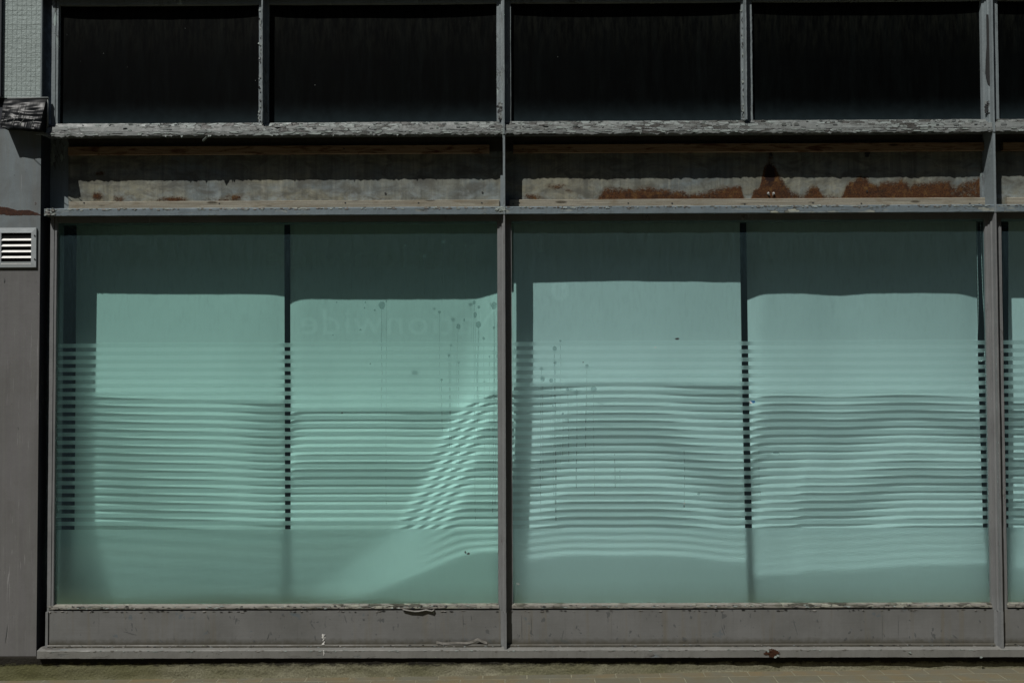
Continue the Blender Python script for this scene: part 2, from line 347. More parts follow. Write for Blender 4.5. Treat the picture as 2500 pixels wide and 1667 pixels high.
def fabric_mat():
    m = M('blind_fabric')
    wv = m.noise((500, 500, 500), 2)
    c = m.mix(m.ramp(m.noise((3, 3, 2), 4), 0.35, 0.7, 0, 1), (0.86, 0.86, 0.85), (0.79, 0.79, 0.78))
    c = m.mix(m.ramp(wv, 0.3, 0.7, 0, 0.08), c, (0.4, 0.4, 0.38))
    df = m.bsdf(c, 0.8, 0, m.bump(m.noise((10, 10, 1.5), 3), 0.0006), 0.6)
    gs = m.n('ShaderNodeBsdfGlossy', {'Color': (0.86, 0.86, 0.84), 'Roughness': 0.5}).outputs[0]
    g = m.n('ShaderNodeMixShader', {0: 0.34}); m.set(g.inputs[1], df); m.set(g.inputs[2], gs); df = g.outputs[0]
    tl = m.n('ShaderNodeBsdfTranslucent', {'Color': (0.5, 0.5, 0.48)}).outputs[0]
    a = m.n('ShaderNodeMixShader', {0: 0.05}); m.set(a.inputs[1], df); m.set(a.inputs[2], tl)
    return m.done(a.outputs[0])
MAT['fabric'] = fabric_mat()
MAT['brick'] = simple('dark_brick', (0.06, 0.055, 0.052), 0.9, 0, (30, .004))
MAT['shopwall'] = simple('far_render', (0.25, 0.25, 0.23), 0.9, 0, (40, 0.003))

# ------------------------------------------------------------------ object helpers
def tag(o, label=None, cat=None, group=None, kind=None):
    if label: o['label'] = label
    if cat: o['category'] = cat
    if group: o['group'] = group
    if kind: o['kind'] = kind
    return o
def thing(name, label, cat, loc, group=None):
    o = bpy.data.objects.new(name, None); S.collection.objects.link(o); o.location = loc
    o.empty_display_size = 0.1
    return tag(o, label, cat, group)
def link(name, me, parent=None, smooth=False):
    o = bpy.data.objects.new(name, me); S.collection.objects.link(o)
    if parent is not None:
        w = Vector((0, 0, 0)); p = parent
        while p is not None: w += p.location; p = p.parent
        me.transform(Matrix.Translation(-w)); o.parent = parent
    else:
        cs = [v.co for v in me.vertices]
        if cs:
            c = Vector(((min(v.x for v in cs) + max(v.x for v in cs)) / 2, (min(v.y for v in cs) + max(v.y for v in cs)) / 2, min(v.z for v in cs)))
            me.transform(Matrix.Translation(-c)); o.location = c
    if smooth:
        for p in me.polygons: p.use_smooth = True
    return o

class B:
    """collects geometry in world coordinates"""
    def __init__(s, *mats): s.v = []; s.f = []; s.mi = []; s.mats = mats; s.cur = 0
    def add(s, vs, fs):
        o = len(s.v); s.v += [tuple(v) for v in vs]; s.f += [tuple(i + o for i in f) for f in fs]; s.mi += [s.cur] * len(fs)
    def prof(s, pts, axis, t0, t1, n=1, jit=0.0, seed=0, jag=None, caps=True):
        """closed profile pts (counter-clockwise or not) in the plane normal to axis, swept from t0 to t1 in n steps.
        axis 'x': pts are (y, z); axis 'z': pts are (x, y)"""
        k = len(pts); vs = []
        for i in range(n + 1):
            t = t0 + (t1 - t0) * i / n
            for j, (a, b) in enumerate(pts):
                da = db = 0.0
                if jit:
                    q = mnoise.noise_vector(Vector((t * 14 + seed * 3.1, j * 7.7 + seed, 0.3)))
                    q2 = mnoise.noise_vector(Vector((t * 70 + seed * 3.1, j * 7.7 + seed, 5.3)))
                    da, db = jit * (q.x + 0.6 * q2.x), jit * (q.y + 0.6 * q2.y)
                if jag: 
                    e = jag(t, j); da += e[0]; db += e[1]
                vs.append((t, a + da, b + db) if axis == 'x' else (a + da, b + db, t))
        fs = []
        for i in range(n):
            for j in range(k):
                j2 = (j + 1) % k
                fs.append((i * k + j, i * k + j2, (i + 1) * k + j2, (i + 1) * k + j))
        if caps: fs += [tuple(range(k)), tuple(n * k + j for j in reversed(range(k)))]
        s.add(vs, fs)
    def box(s, x0, x1, y0, y1, z0, z1, ch=0.0):
        if x1 < x0: x0, x1 = x1, x0
        if y1 < y0: y0, y1 = y1, y0
        if z1 < z0: z0, z1 = z1, z0
        s.add([(x, y, z) for x in (x0, x1) for y in (y0, y1) for z in (z0, z1)],
              [(0, 1, 3, 2), (4, 6, 7, 5), (0, 4, 5, 1), (2, 3, 7, 6), (0, 2, 6, 4), (1, 5, 7, 3)])
    def tube(s, pts, r, k=6, closed=False):
        vs = []; fs = []; n = len(pts)
        for i, p in enumerate(pts):
            p = Vector(p); d = (Vector(pts[min(i + 1, n - 1)]) - Vector(pts[max(i - 1, 0)])).normalized()
            u = d.orthogonal().normalized(); w = d.cross(u)
            rr = r[i] if isinstance(r, (list, tuple)) else r
            for j in range(k):
                a = 2 * math.pi * j / k; vs.append(p + (u * math.cos(a) + w * math.sin(a)) * rr)
        for i in range(n - 1):
            for j in range(k): fs.append((i * k + j, i * k + (j + 1) % k, (i + 1) * k + (j + 1) % k, (i + 1) * k + j))
        fs += [tuple(reversed(range(k))), tuple((n - 1) * k + j for j in range(k))]
        s.add(vs, fs)
    def disc(s, c, rx, rz, k=10, wob=0.25, seed=0, th=0.0):
        c = Vector(c); R = random.Random(seed)
        rs = [1 + wob * (R.random() - 0.5) * 2 for _ in range(k)]
        vs = [(c.x + rx * rs[j] * math.cos(6.2832 * j / k), c.y, c.z + rz * rs[j] * math.sin(6.2832 * j / k)) for j in range(k)]
        if th:
            vs2 = [(v[0], v[1] + th, v[2]) for v in vs]
            s.add(vs + vs2, [tuple(range(k)), tuple(reversed(range(k, 2 * k)))] + [(j, j + k, (j + 1) % k + k, (j + 1) % k) for j in range(k)])
        else: s.add(vs, [tuple(range(k))])
    def build(s, name, parent=None, smooth=False, bevel=0.0):
        me = bpy.data.meshes.new(name); me.from_pydata(s.v, [], s.f)
        for m in s.mats: me.materials.append(MAT[m] if isinstance(m, str) else m)
        for p, i in zip(me.polygons, s.mi): p.material_index = i
        bm = bmesh.new(); bm.from_mesh(me); bmesh.ops.recalc_face_normals(bm, faces=bm.faces); bm.to_mesh(me); bm.free()
        o = link(name, me, parent, smooth)
        if bevel:
            b = o.modifiers.new('edge_wear', 'BEVEL'); b.width = bevel; b.segments = 2; b.limit_method = 'ANGLE'; b.angle_limit = math.radians(40)
        return o

def lerp_tab(tab, x):
    if x <= tab[0][0]: return tab[0][1]
    for (a, va), (b, vb) in zip(tab, tab[1:]):
        if x <= b: 
            t = (x - a) / (b - a); return va + (vb - va) * t
    return tab[-1][1]
def smooth_tab(tab, x):          # Catmull-Rom (monotone enough) through the table
    n = len(tab)
    if x <= tab[0][0]: return tab[0][1]
    if x >= tab[-1][0]: return tab[-1][1]
    i = max(k for k in range(n - 1) if tab[k][0] <= x)
    def sl(k):
        if k <= 0: return (tab[1][1] - tab[0][1]) / (tab[1][0] - tab[0][0])
        if k >= n - 1: return (tab[-1][1] - tab[-2][1]) / (tab[-1][0] - tab[-2][0])
        return (tab[k + 1][1] - tab[k - 1][1]) / (tab[k + 1][0] - tab[k - 1][0])
    h = tab[i + 1][0] - tab[i][0]; t = (x - tab[i][0]) / h
    return ((2*t**3 - 3*t**2 + 1) * tab[i][1] + (t**3 - 2*t*t + t) * h * sl(i) + (-2*t**3 + 3*t*t) * tab[i+1][1] + (t**3 - t*t) * h * sl(i + 1))

def flakes(b, n, x0, x1, z0, z1, y, size, mats, out=0.003, seed=0, aspect=0.5):
    """irregular curled paint flakes standing just off a face"""
    R = random.Random(seed)
    for _ in range(n):
        cx = R.uniform(x0, x1); cz = R.uniform(z0, z1); sx = size * R.uniform(0.4, 1.6); sz = size * aspect * R.uniform(0.4, 1.4)
        k = R.randint(5, 8); tilt = R.uniform(-1, 1) * out / max(sx, 1e-4); tz = R.uniform(-1.0, 1.0) * out / max(sz, 1e-4)
        vs = []
        for j in range(k):
            a = 6.2832 * (j + R.uniform(-0.3, 0.3)) / k; rr = R.uniform(0.6, 1.1)
            dx = sx * rr * math.cos(a); dz = sz * rr * math.sin(a)
            vs.append((cx + dx, y - 0.0008 - out * 0.5 - abs(dx * tilt) * 0.5 - dz * tz * 0.5, cz + dz))
        vs2 = [(v[0], v[1] + 0.0006, v[2]) for v in vs]
        b.cur = R.choice(mats)
        b.add(vs + vs2, [tuple(range(k)), tuple(reversed(range(k, 2 * k)))] + [(j, j + k, (j + 1) % k + k, (j + 1) % k) for j in range(k)])
    b.cur = 0

# ------------------------------------------------------------------ key planes
FIN, BEAD, GL, PANE, FAS, KICK, PIL = -0.082, -0.044, -0.030, -0.020, 0.034, -0.046, -0.060
zTL = Z(-24, FIN)                 # bottom of the ledge above the upper panes
z_sill_top = Z(305, -.070); z_lip = Z(326, FIN)
z_led0, z_led1 = Z(522, FIN), Z(504, FIN)
z_gt, z_gb = Z(539, BEAD), Z(1475, BEAD)
z_s1, z_s0 = Z(1586, -.088), Z(1605, -.088)
ZG = P(1250, 1647, -.07).z
GSL = (P(2400, 1640, -.07).z - P(620, 1661, -.07).z) / (P(2400, 1640, -.07).x - P(620, 1661, -.07).x)
def gz(x): return ZG + GSL * (x - X(1250, 1647, -.07))
XL = X(113, 1500, BEAD)           # left edge of frame
XR = X(2700, 900, 0)
xLs0, xLs1 = X(122.5, 640, BEAD), X(139, 640, BEAD)
xm = [(X(1214, 800, BEAD), X(1229, 800, FIN), X(1234.3, 800, FIN), X(1249.5, 800, BEAD)),
      (X(2407, 720, BEAD), X(2431, 720, FIN), X(2436.4, 720, FIN), X(2447.5, 720, BEAD))]
SEG = 260

# ------------------------------------------------------------------ ground
b = B('paving'); k = 60
x0, x1 = -30, 30
b.add([(x0, -40, gz(x0)), (x1, -40, gz(x1)), (x1, 8, gz(x1)), (x0, 8, gz(x0))], [(0, 1, 2, 3)])
tag(b.build('pavement'), kind='structure')

# plinth of cement render under the sill
ptab = [(X(-200, 1640), -.064), (X(300, 1640), -.066), (X(900, 1640), -.075), (X(1250, 1640), -.071), (X(1600, 1640), -.066), (X(1900, 1640), -.058), (X(2900, 1640), -.055)]
b = B('plinth'); n = 300; nz = 12; xs0, xs1 = X(-400, 1640), XR
vs = []; fs = []
for i in range(n + 1):
    x = xs0 + (xs1 - xs0) * i / n; zb = gz(x) - 0.02; zt = z_s0 + 0.004
    for j in range(nz + 1):
        z = zb + (zt - zb) * j / nz
        y = lerp_tab(ptab, x) + 0.0045 * mnoise.noise(Vector((x * 9, z * 30, 2))) + 0.0025 * mnoise.noise(Vector((x * 40, z * 60, 2)))
        if j < 3: y -= 0.006 * (3 - j) / 3
        vs.append((x, y, z))
    vs.append((x, 0.2, zt))
kk = nz + 2
for i in range(n):
    for j in range(kk - 1): fs.append((i * kk + j, (i + 1) * kk + j, (i + 1) * kk + j + 1, i * kk + j + 1))
b.add(vs, fs)
tag(b.build('plinth', smooth=True), 'low mossy cement plinth between the window sill and the block paving', 'plinth')

# ------------------------------------------------------------------ frame: horizontals
def hmember(name, label, cat, pts, x0, x1, mat, jit=0.0008, seed=1, jag=None, extra=None, n=SEG, mats=()):
    b = B(mat, *mats)
    b.prof(pts, 'x', x0, x1, n, jit, seed, jag)
    if extra: extra(b)
    return tag(b.build(name), label, cat)

# top ledge, just above the picture
hmember('top_ledge', 'grey ledge over the black upper panes at the very top edge', 'ledge',
        [(FIN, zTL), (FIN, zTL + .05), (0.05, zTL + .055), (0.05, zTL - .001), (BEAD, zTL - .001), (BEAD, zTL)], X(108, 0, FIN), XR, 'upper')
hmember('head_rail', 'dark head rail along the top of the black upper panes', 'rail',
        [(BEAD + .003, Z(6, BEAD)), (BEAD + .001, zTL - .002), (0.04, zTL - .002), (0.04, Z(6, BEAD)), (-0.022, Z(6, BEAD))], X(128, 100, BEAD), XR, 'upper', seed=3)

# upper sill with flaking paint and a hanging splinter
R0 = random.Random(5)
jagtab = []
x = X(100, 320, FIN)
while x < XR:
    w_ = R0.uniform(0.004, 0.02)
    jagtab.append((x, R0.choice([0, 0, 0, -0.001, -0.002, 0.001, -0.004]) if R0.random() < 0.6 else R0.uniform(-0.009, 0.002))); x += w_
def longd(x): return 0.0035 * mnoise.noise(Vector((x * 3.3, 1.7, 0)))
def sill_jag(t, j):
    return (0.0, lerp_tab(jagtab, t) + longd(t)) if j in (0, 1) else (0.0, 0.0)
zf0, zf1 = Z(318, -.072), z_sill_top
pts = [(FIN, z_lip), (FIN, zf0 - .003), (-.076, zf0), (-.070, zf1), (-.052, zf1 + .002), (BEAD, Z(297, BEAD)), (-.022, Z(296, BEAD)), (0.05, Z(300, 0)), (0.05, z_lip + .012), (-.075, z_lip + .008)]
def sill_extra(b):
    xa, xb = X(112, 310, FIN), XR
    flakes(b, 80, xa, xb, zf0 + .003, zf1 - .003, -.0735, 0.013, (1, 2, 2, 0, 0), 0.003, 11)
    flakes(b, 150, xa, xb, z_lip + .003, zf0 - .004, FIN, 0.020, (1, 1, 2), 0.0016, 12, 0.22)
    flakes(b, 160, xa, xb, zf1 + .003, Z(299, BEAD), -.048, 0.011, (1, 2, 0), 0.003, 13, 0.4)
    # thin dark crack line under the face
    b.cur = 3
    b.prof([(-.0785, zf0 - .0035), (-.0785, zf0 + .0005), (-.072, zf0 + .0005), (-.072, zf0 - .0035)], 'x', xa, xb, 200, .0012, 31)
    # hanging flakes seen against the fascia
    b.cur = 1
    for px, ln in ((440, .010), (455, .008), (478, .012), (545, .011), (548, .009), (700, .008), (850, .010), (1005, .009), (1600, .006), (2060, .006), (2255, .007)):
        x = X(px - 38, 326, FIN); w_ = rnd.uniform(.006, .02)
        b.add([(x, FIN + .001, z_lip + .004), (x + w_, FIN + .001, z_lip + .004), (x + w_ * .8, FIN - .001, z_lip - ln * .6), (x + w_ * .35, FIN - .002, z_lip - ln),
               (x, FIN + .0022, z_lip + .004), (x + w_, FIN + .0022, z_lip + .004), (x + w_ * .8, FIN + .0008, z_lip - ln * .6), (x + w_ * .35, FIN - .0008, z_lip - ln)],
              [(0, 1, 2, 3), (4, 7, 6, 5), (0, 4, 5, 1), (1, 5, 6, 2), (2, 6, 7, 3), (3, 7, 4, 0)])
    a = P(519, 324, FIN + .030); c = P(498, 345, FIN + .022)
    for k_ in (0,):
        d = (c - a); w_ = Vector((.0036, 0, .0026))
        b.add([a - w_, a + w_, c + w_ * .5, c + d * .06, c - w_ * .5] + [q + Vector((0, -.022, 0)) for q in (a - w_, a + w_, c + w_ * .5, c + d * .06, c - w_ * .5)],
              [(0, 1, 2, 3, 4), (9, 8, 7, 6, 5), (0, 5, 6, 1), (1, 6, 7, 2), (2, 7, 8, 3), (3, 8, 9, 4), (4, 9, 5, 0)])
    b.cur = 0
hmember('upper_sill', 'heavily flaking grey sill under the black upper panes with a hanging splinter', 'sill', pts, X(108, 310, FIN), XR, 'upper_sill', 0.0013, 2, sill_jag, sill_extra, 900, ('flake_pale', 'flake_grey', 'screw'))

# soffit strip closing the sill to the fascia
b = B('upper'); b.box(X(104, 340, 0), XR, -.074, -.03, z_lip + .009, z_lip + .02)
b.box(X(104, 340, 0), XR, -.0295, 0.06, z_lip + .011, z_lip + .02)
b.box(X(104, 340, 0), XR, FAS + .004, 0.06, z_led1 - .004, z_lip + .012)
tag(b.build('backing_board'), 'dark board behind the rusty sheets under the flaking sill', 'board')

# middle ledge
def led_extra(b):
    flakes(b, 330, X(112, 512, FIN), XR, z_led1 - .010, z_led1 - .001, FIN, 0.008, (1, 2), 0.0016, 21, 0.4)
    flakes(b, 60, X(112, 512, FIN), X(135, 512, FIN), z_led0 + .004, z_led1 - .003, FIN, 0.006, (1, 3, 2), 0.003, 22, 0.9)
    flakes(b, 26, X(1212, 512, FIN), X(1232, 512, FIN), z_led0 + .012, z_led1 - .003, FIN, 0.007, (1,), 0.003, 23, 0.6)
hmember('middle_ledge', 'blue-grey ledge between the rusty sheets and the green glass', 'ledge',
        [(FIN, z_led0), (FIN, z_led1 - .004), (FIN + .004, z_led1), (0.06, z_led1 + .004), (0.06, z_led0 + .004), (BEAD, z_led0 + .001)], X(108, 512, FIN), XR, 'ledge', .0010, 4, None, led_extra, 500, ('flake_pale', 'flake_warm', 'screw'))
hmember('window_head', 'shaded dark head bar under the middle ledge above the green glass', 'rail',
        [(BEAD + .004, z_gt), (BEAD + .004, z_led0 + .0005), (0.06, z_led0 + .0005), (0.06, z_gt), (-.012, z_gt), (-.014, z_gt + .006), (BEAD + .010, z_gt + .006), (BEAD + .010, z_gt)], X(128, 530, BEAD), XR, 'lower', .0005, 5)

# bottom sill
def s_extra(b):
    flakes(b, 160, X(95, 1600, -.088), XR, z_s1 - .006, z_s1 + .001, -.088, 0.006, (1, 2), 0.0012, 24, 0.4)
    b.cur = 3; c = P(1886, 1594, -.0895)
    for q in range(16):
        b.disc((c.x + rnd.uniform(-.030, .024), -.0892 - q * .00025, c.z + rnd.uniform(-.012, .016)), rnd.uniform(.006, .018), rnd.uniform(.004, .010), 9, .5, q, .001)
    b.cur = 2
    for px, py in ((1900, 1599), (1893, 1603), (1875, 1588), (2222, 1592), (2395, 1604)):
        c = P(px, py, -.0925); b.disc(c, .007, .005, 7, .5, px, .001)
    b.cur = 0
hmember('bottom_sill', 'long grey painted sill at the foot of the front with a rusty chipped hole', 'sill',
        [(-.088, z_s0), (-.088, z_s1 - .002), (-.086, z_s1), (-.050, z_s1 + .006), (0.05, z_s1 + .006), (0.05, z_s0), ], X(90, 1600, -.088), XR, 'sill', .0012, 6, None, s_extra, 500, ('flake_warm', 'flake_pale', 'rusty_hole'))

# ------------------------------------------------------------------ mullions
zbot = z_s1 - .001
def mullion(name, label, xs, seed, wear=0):
    b = B('lower', 'upper', 'flake_grey', 'screw', 'flake_warm')
    a0, f0, f1, a1 = xs
    yb = GL + .004
    def stepped(z0, z1, mi, n):
        b.cur = mi
        # beads stepping out to the fin: left, fin, right
        b.prof([(a0, -.022), (a0 + .002, BEAD + .001), (a0 + .0125, BEAD), (a0 + .0135, BEAD - .004), (f0 - .008, BEAD - .004), (f0 - .007, BEAD - .012), (f0, BEAD - .014),
                (f0 + .0015, FIN), (f1 - .0015, FIN), (f1, BEAD), (a1 - .006, BEAD), (a1 - .0055, BEAD + .002), (a1, BEAD + .002), (a1, yb), (a0, yb)], 'z', z0, z1, n, .0006, seed)
    stepped(z_gb - .03, z_led0 + .0005, 0, 160)
    stepped(z_sill_top - .002, zTL, 1, 80)
    b.cur = 0
    # plain fin over the kick panel, through the ledge and across the fascia
    b.prof([(f0 - .018, KICK + .02), (f0 - .018, KICK - .002), (f0 - .004, KICK - .004), (f0, FIN), (f1, FIN), (f1, KICK + .02)], 'z', zbot, z_gb - .03, 30, .0006, seed + 1)
    b.cur = 1
    b.prof([(f0 + .0005, FIN - .0025), (f1 - .0005, FIN - .0025), (f1 - .0005, FIN + .01), (f0 + .0005, FIN + .01)], 'z', z_led0 - .002, z_led1 + .001, 12, .0004, seed + 2)
    b.prof([(f0, FIN + .0005), (f1, FIN + .0005), (f1, FAS), (f0, FAS)], 'z', z_led1 - .001, z_lip + .012, 40, .0006, seed + 3)
    b.prof([(f0 + .0005, FIN - .003), (f1 - .0005, FIN - .003), (f1 - .0005, -.06), (f0 + .0005, -.06)], 'z', z_lip - .004, z_sill_top, 16, .0012, seed + 4)
    b.box(f0 - .014, f0 - .0005, FAS - .020, FAS, z_led1 + .001, Z(430, FAS))
    flakes(b, wear, a0 + .004, f0, Z(296, BEAD), Z(255, BEAD), BEAD - .010, .007, (2, 3, 3), .004, seed, 1.2)
    return b
xs = xm[0]
b = mullion('mullion', '', xs, 10, 40)
m0 = tag(b.build('mullion'), 'central grey steel mullion splitting the rusty sheets and the green windows', 'mullion', 'main mullions')
xs = xm[1]
b = mullion('mullion', '', xs, 20, 16)
b.cur = 3   # long bare patch of paint loss, top right
vs = [P(px, py, BEAD - .0155) for px, py in ((2408, 36), (2413, 36), (2414, 55), (2419, 62), (2423, 78), (2424, 110), (2427, 150), (2428, 170), (2424, 190), (2420, 215), (2412, 205), (2406, 180), (2407, 145), (2409, 110))]
k = len(vs); b.add(vs + [v + Vector((0, .002, 0)) for v in vs], [tuple(range(k)), tuple(reversed(range(k, 2 * k)))] + [(j, j + k, (j + 1) % k + k, (j + 1) % k) for j in range(k)])
m1 = tag(b.build('mullion'), 'right grey mullion with a long bare patch of peeled paint near its top', 'mullion', 'main mullions')

# left end stile
b = B('lower', 'upper')
def stile(z0, z1, xa, xb, mi, seed):
    b.cur = mi
    w_ = xb - xa
    b.prof([(xa - .02, 0.03), (xa - .001, GL), (xa, BEAD), (xa + w_ * .55, BEAD - .001), (xa + w_ * .57, BEAD + .004), (xa + w_ * .63, BEAD + .004), (xa + w_ * .65, BEAD - .0005), (xb - .002, BEAD), (xb, BEAD + .008), (xb, 0.03)], 'z', z0, z1, 160, .0006, seed)
stile(z_gb - .03, z_led0, xLs0, xLs1, 0, 31)
stile(z_sill_top - .002, zTL, X(126, 150, BEAD), X(143, 150, BEAD), 1, 32)
b.cur = 0
b.prof([(XL, 0.0), (XL, KICK - .006), (XL + .012, KICK - .006), (XL + .013, KICK + .01), (XL + .013, 0)], 'z', zbot, z_gb - .03, 30, .0006, 33)
tag(b.build('end_stile'), 'narrow grey stile at the left end of the windows beside the dark recess', 'stile')

# glazing bars between the black panes
for px0, px1, lab in ((631.7, 655, 'narrow flaking glazing bar left of the central mullion between black panes'), (1810, 1837, 'narrow flaking glazing bar right of the central mullion between black panes')):
    a0, a1 = X(px0, 150, BEAD), X(px1, 150, BEAD); f1 = X(px0 + (9.3 if px0 < 1000 else 13.0), 150, FIN); f0 = f1 - .006
    b = B('upper', 'flake_grey', 'flake_pale', 'screw')
    b.prof([(a0, 0.0), (a0, BEAD + .002), (a0 + .002, BEAD), (f0 - .002, BEAD - .001), (f0, FIN), (f1, FIN), (f1, BEAD), (a1 - .002, BEAD), (a1, BEAD + .002), (a1, 0.0)], 'z', Z(299, BEAD), zTL, 120, .0012, int(px0))
    flakes(b, 40, a0, f0, Z(290, BEAD), Z(20, BEAD), BEAD - .001, .004, (1, 2, 3), .003, int(px0), 1.8)
    flakes(b, 18, a0 - .002, f0 + .004, Z(300, BEAD), Z(270, BEAD), BEAD - .006, .005, (1, 2, 3), .004, int(px0) + 1, 1.2)
    tag(b.build('glazing_bar'), lab, 'glazing bar', 'glazing bars of the upper window')

# ------------------------------------------------------------------ black upper panes
xb1, xb2 = X(643, 150, BEAD), X(1822, 150, BEAD)
panes = [(X(139, 150, PANE), X(645, 150, PANE), 'leftmost black upper pane beside the end stile'),
         (X(645, 150, PANE), xm[0][1], 'black upper pane just left of the central mullion'),
         (xm[0][1], X(1823, 150, PANE), 'black upper pane just right of the central mullion'),
         (X(1823, 150, PANE), xm[1][1], 'black upper pane left of the right mullion with a bare patch'),
         (xm[1][1], XR, 'black upper pane cut off at the right edge of the photo')]
for i, (xa, xb, lab) in enumerate(panes):
    b = B('blackpane'); nx, nz = 40, 16; vs = []; fs = []
    za, zb = Z(300, PANE), zTL
    for u in range(nx + 1):
        for v in range(nz + 1):
            s_ = u / nx; t_ = v / nz; bow = 0.008 * (1 - (2 * s_ - 1) ** 4)
            vs.append((xa + (xb - xa) * s_, PANE - .004 + bow + .0015 * mnoise.noise(Vector((s_ * 4, i, 0))), za + (zb - za) * t_))
    for u in range(nx):
        for v in range(nz): fs.append((u * (nz + 1) + v, (u + 1) * (nz + 1) + v, (u + 1) * (nz + 1) + v + 1, u * (nz + 1) + v + 1))
    b.add(vs, fs)
    b.build('upper_pane', smooth=True).name = 'upper_pane' if i == 0 else 'upper_pane'
    o = bpy.context.scene.objects[-1] if False else [q for q in S.objects if q.name.startswith('upper_pane')][-1]
    tag(o, lab, 'window pane', 'blacked out upper panes')

# ------------------------------------------------------------------ rusty fascia sheets
def sheet(name, label, x0, x1, z0, z1, Y, nx, nz, fns, mat, bulge=0.0015):
    me = bpy.data.meshes.new(name); vs = []; fs = []
    at = {k: [] for k in fns}
    for i in range(nx + 1):
        for j in range(nz + 1):
            x = x0 + (x1 - x0) * i / nx; z = z0 + (z1 - z0) * j / nz
            vs.append((x, Y + bulge * mnoise.noise(Vector((x * 3, z * 5, 1))), z))
            for k_, f in fns.items(): at[k_].append(f(x, z))
    for i in range(nx):
        for j in range(nz): fs.append((i * (nz + 1) + j, (i + 1) * (nz + 1) + j, (i + 1) * (nz + 1) + j + 1, i * (nz + 1) + j + 1))
    n0 = len(vs)   # thickness: a back sheet edge
    me.from_pydata(vs, [], fs); me.materials.append(MAT[mat])
    for k_, v in at.items():
        a = me.attributes.new(k_, 'FLOAT', 'POINT'); a.data.foreach_set('value', v)
    return me
out2 = [(1455, 500), (1460, 486), (1475, 463), (1490, 461), (1520, 465), (1550, 463), (1580, 461), (1620, 466), (1660, 470), (1680, 476), (1700, 475), (1730, 466), (1750, 458), (1780, 458), (1808, 456), (1816, 484), (1820, 505), (1828, 505),
        (1833, 485), (1840, 467), (1855, 457), (1862, 425), (1866, 408), (1880, 396), (1892, 405), (1900, 425), (1910, 442), (1920, 457), (1935, 468), (1955, 480), (1970, 470), (1985, 453), (1995, 458), (2005, 472), (2012, 482), (2050, 486), (2062, 470), (2066, 452), (2080, 445), (2100, 431), (2112, 435), (2125, 445), (2142, 455),
        (2150, 450), (2170, 443), (2182, 449), (2200, 442), (2212, 449), (2222, 458), (2232, 448), (2260, 451), (2290, 445), (2320, 447), (2336, 455), (2350, 447), (2380, 438), (2400, 432), (2404, 484), (2410, 500)]
def pxof(x, z, Y):
    d = CM.to_3x3().inverted() @ (Vector((x, Y, z)) - CAMP)
    return 1250 + FPX * d.x / -d.z, 833.5 - FPX * d.y / -d.z
def blob(px, py, cx, cy, rx, ry): return max(0.0, 1.15 - math.hypot((px - cx) / rx, (py - cy) / ry) * 0.75)
def rust_fn(x, z):
    px, py = pxof(x, z, FAS)
    v = 0.0
    if 1450 < px < 2412:
        v = min(0.95, max(0.0, 0.5 + (py - lerp_tab(out2, px)) / 24.0))
        if 2320 < px < 2385: v *= 0.66
        if 1700 < px < 1760 or 1930 < px < 1975: v *= 0.8
    for cx, cy, rx, ry, s_ in ((238, 481, 13, 12, .9), (290, 486, 14, 9, .72), (420, 488, 40, 7, .85), (572, 482, 22, 9, .62), (545, 490, 26, 6, .6), (245, 424, 14, 6, .6), (1300, 482, 22, 9, .72), (1360, 456, 24, 8, .66), (1390, 466, 10, 6, .5),
                               (1880, 384, 8, 16, .55), (245, 350, 20, 10, .4)):
        v = max(v, s_ * min(1, blob(px, py, cx, cy, rx, ry)))
    return v
def grime_fn(x, z):
    px, py = pxof(x, z, FAS)
    v = max(0.0, 0.42 - abs(py - 490) / 22.0)
    v = max(v, 0.5 * min(1, blob(px, py, 510, 486, 34, 12)), 0.5 * min(1, blob(px, py, 1400, 487, 60, 9)), 0.45 * min(1, blob(px, py, 215, 485, 25, 14)))
    v = max(v, max(0.0, 0.5 - (py - 372) / 14.0))
    return v
def deep_fn(x, z):
    px, py = pxof(x, z, FAS)
    return min(1, blob(px, py, 1879, 425, 15, 34)) * .9
fz0, fz1 = z_led1 - .003, z_lip + .012
bays = [(X(167, 450, FAS), xm[0][1] - .001, 'left rust-spotted metal sheet above the left green window'),
        (xm[0][2] + .001, xm[1][1] - .001, 'middle metal sheet with the long band of orange rust'),
        (xm[1][2] + .001, XR, 'shaded metal sheet cut off at the right edge')]
for i, (xa, xb, lab) in enumerate(bays):
    me = sheet('fascia_sheet', lab, xa, xb, fz0, fz1, FAS, int((xb - xa) / .005), 70, {'rust': rust_fn, 'grime': grime_fn, 'deep': deep_fn}, 'fascia')
    o = link('fascia_sheet', me); tag(o, lab, 'metal sheet', 'rusty fascia sheets')
    # screw holes
    for px, py in [((941, 472), (1178, 470)), ((2117, 467),), ()][i]:
        b = B('screw'); c = P(px, py, FAS - .003); b.disc(c, .0045, .0045, 10, .15, px, .002); b.build('screw_hole', o)
# dark hanger bolt near the top of the rusty middle sheet, and two bright bolt ends
b = B('screw', 'white_drop')
c = P(2118, 377, FAS - .004)
b.disc(P(2118, 374, FAS - .006), .014, .008, 12, .1, 3, .006); b.disc(P(2118, 380, FAS - .006), .009, .009, 12, .2, 4, .006)
tag(b.build('hanger_stub'), 'small dark hanger stub under the timber over the rusty middle sheet', 'bracket')
b = B('screw')
for r_, th in ((.0085, .004), (.0045, .009)):
    c = P(1882, 378, FAS - .004 - th); b.disc(c, r_, r_, 14, .05, 5, th)
b.cur = 0
tag(b.build('washer_bolt'), 'round dark bolt with washer above the tallest rust stain', 'bolt')
b = B('alu', 'white_drop')
for px in (1876, 1889):
    c = P(px, 472, FAS - .010)
    b.cur = 0; b.tube([c, c + Vector((0, .008, 0))], .0055, 8)
    b.cur = 1; b.tube([P(px, 470, FAS - .018), P(px + (2 if px < 1880 else -2), 477, FAS - .006)], [.0028, .002], 6)
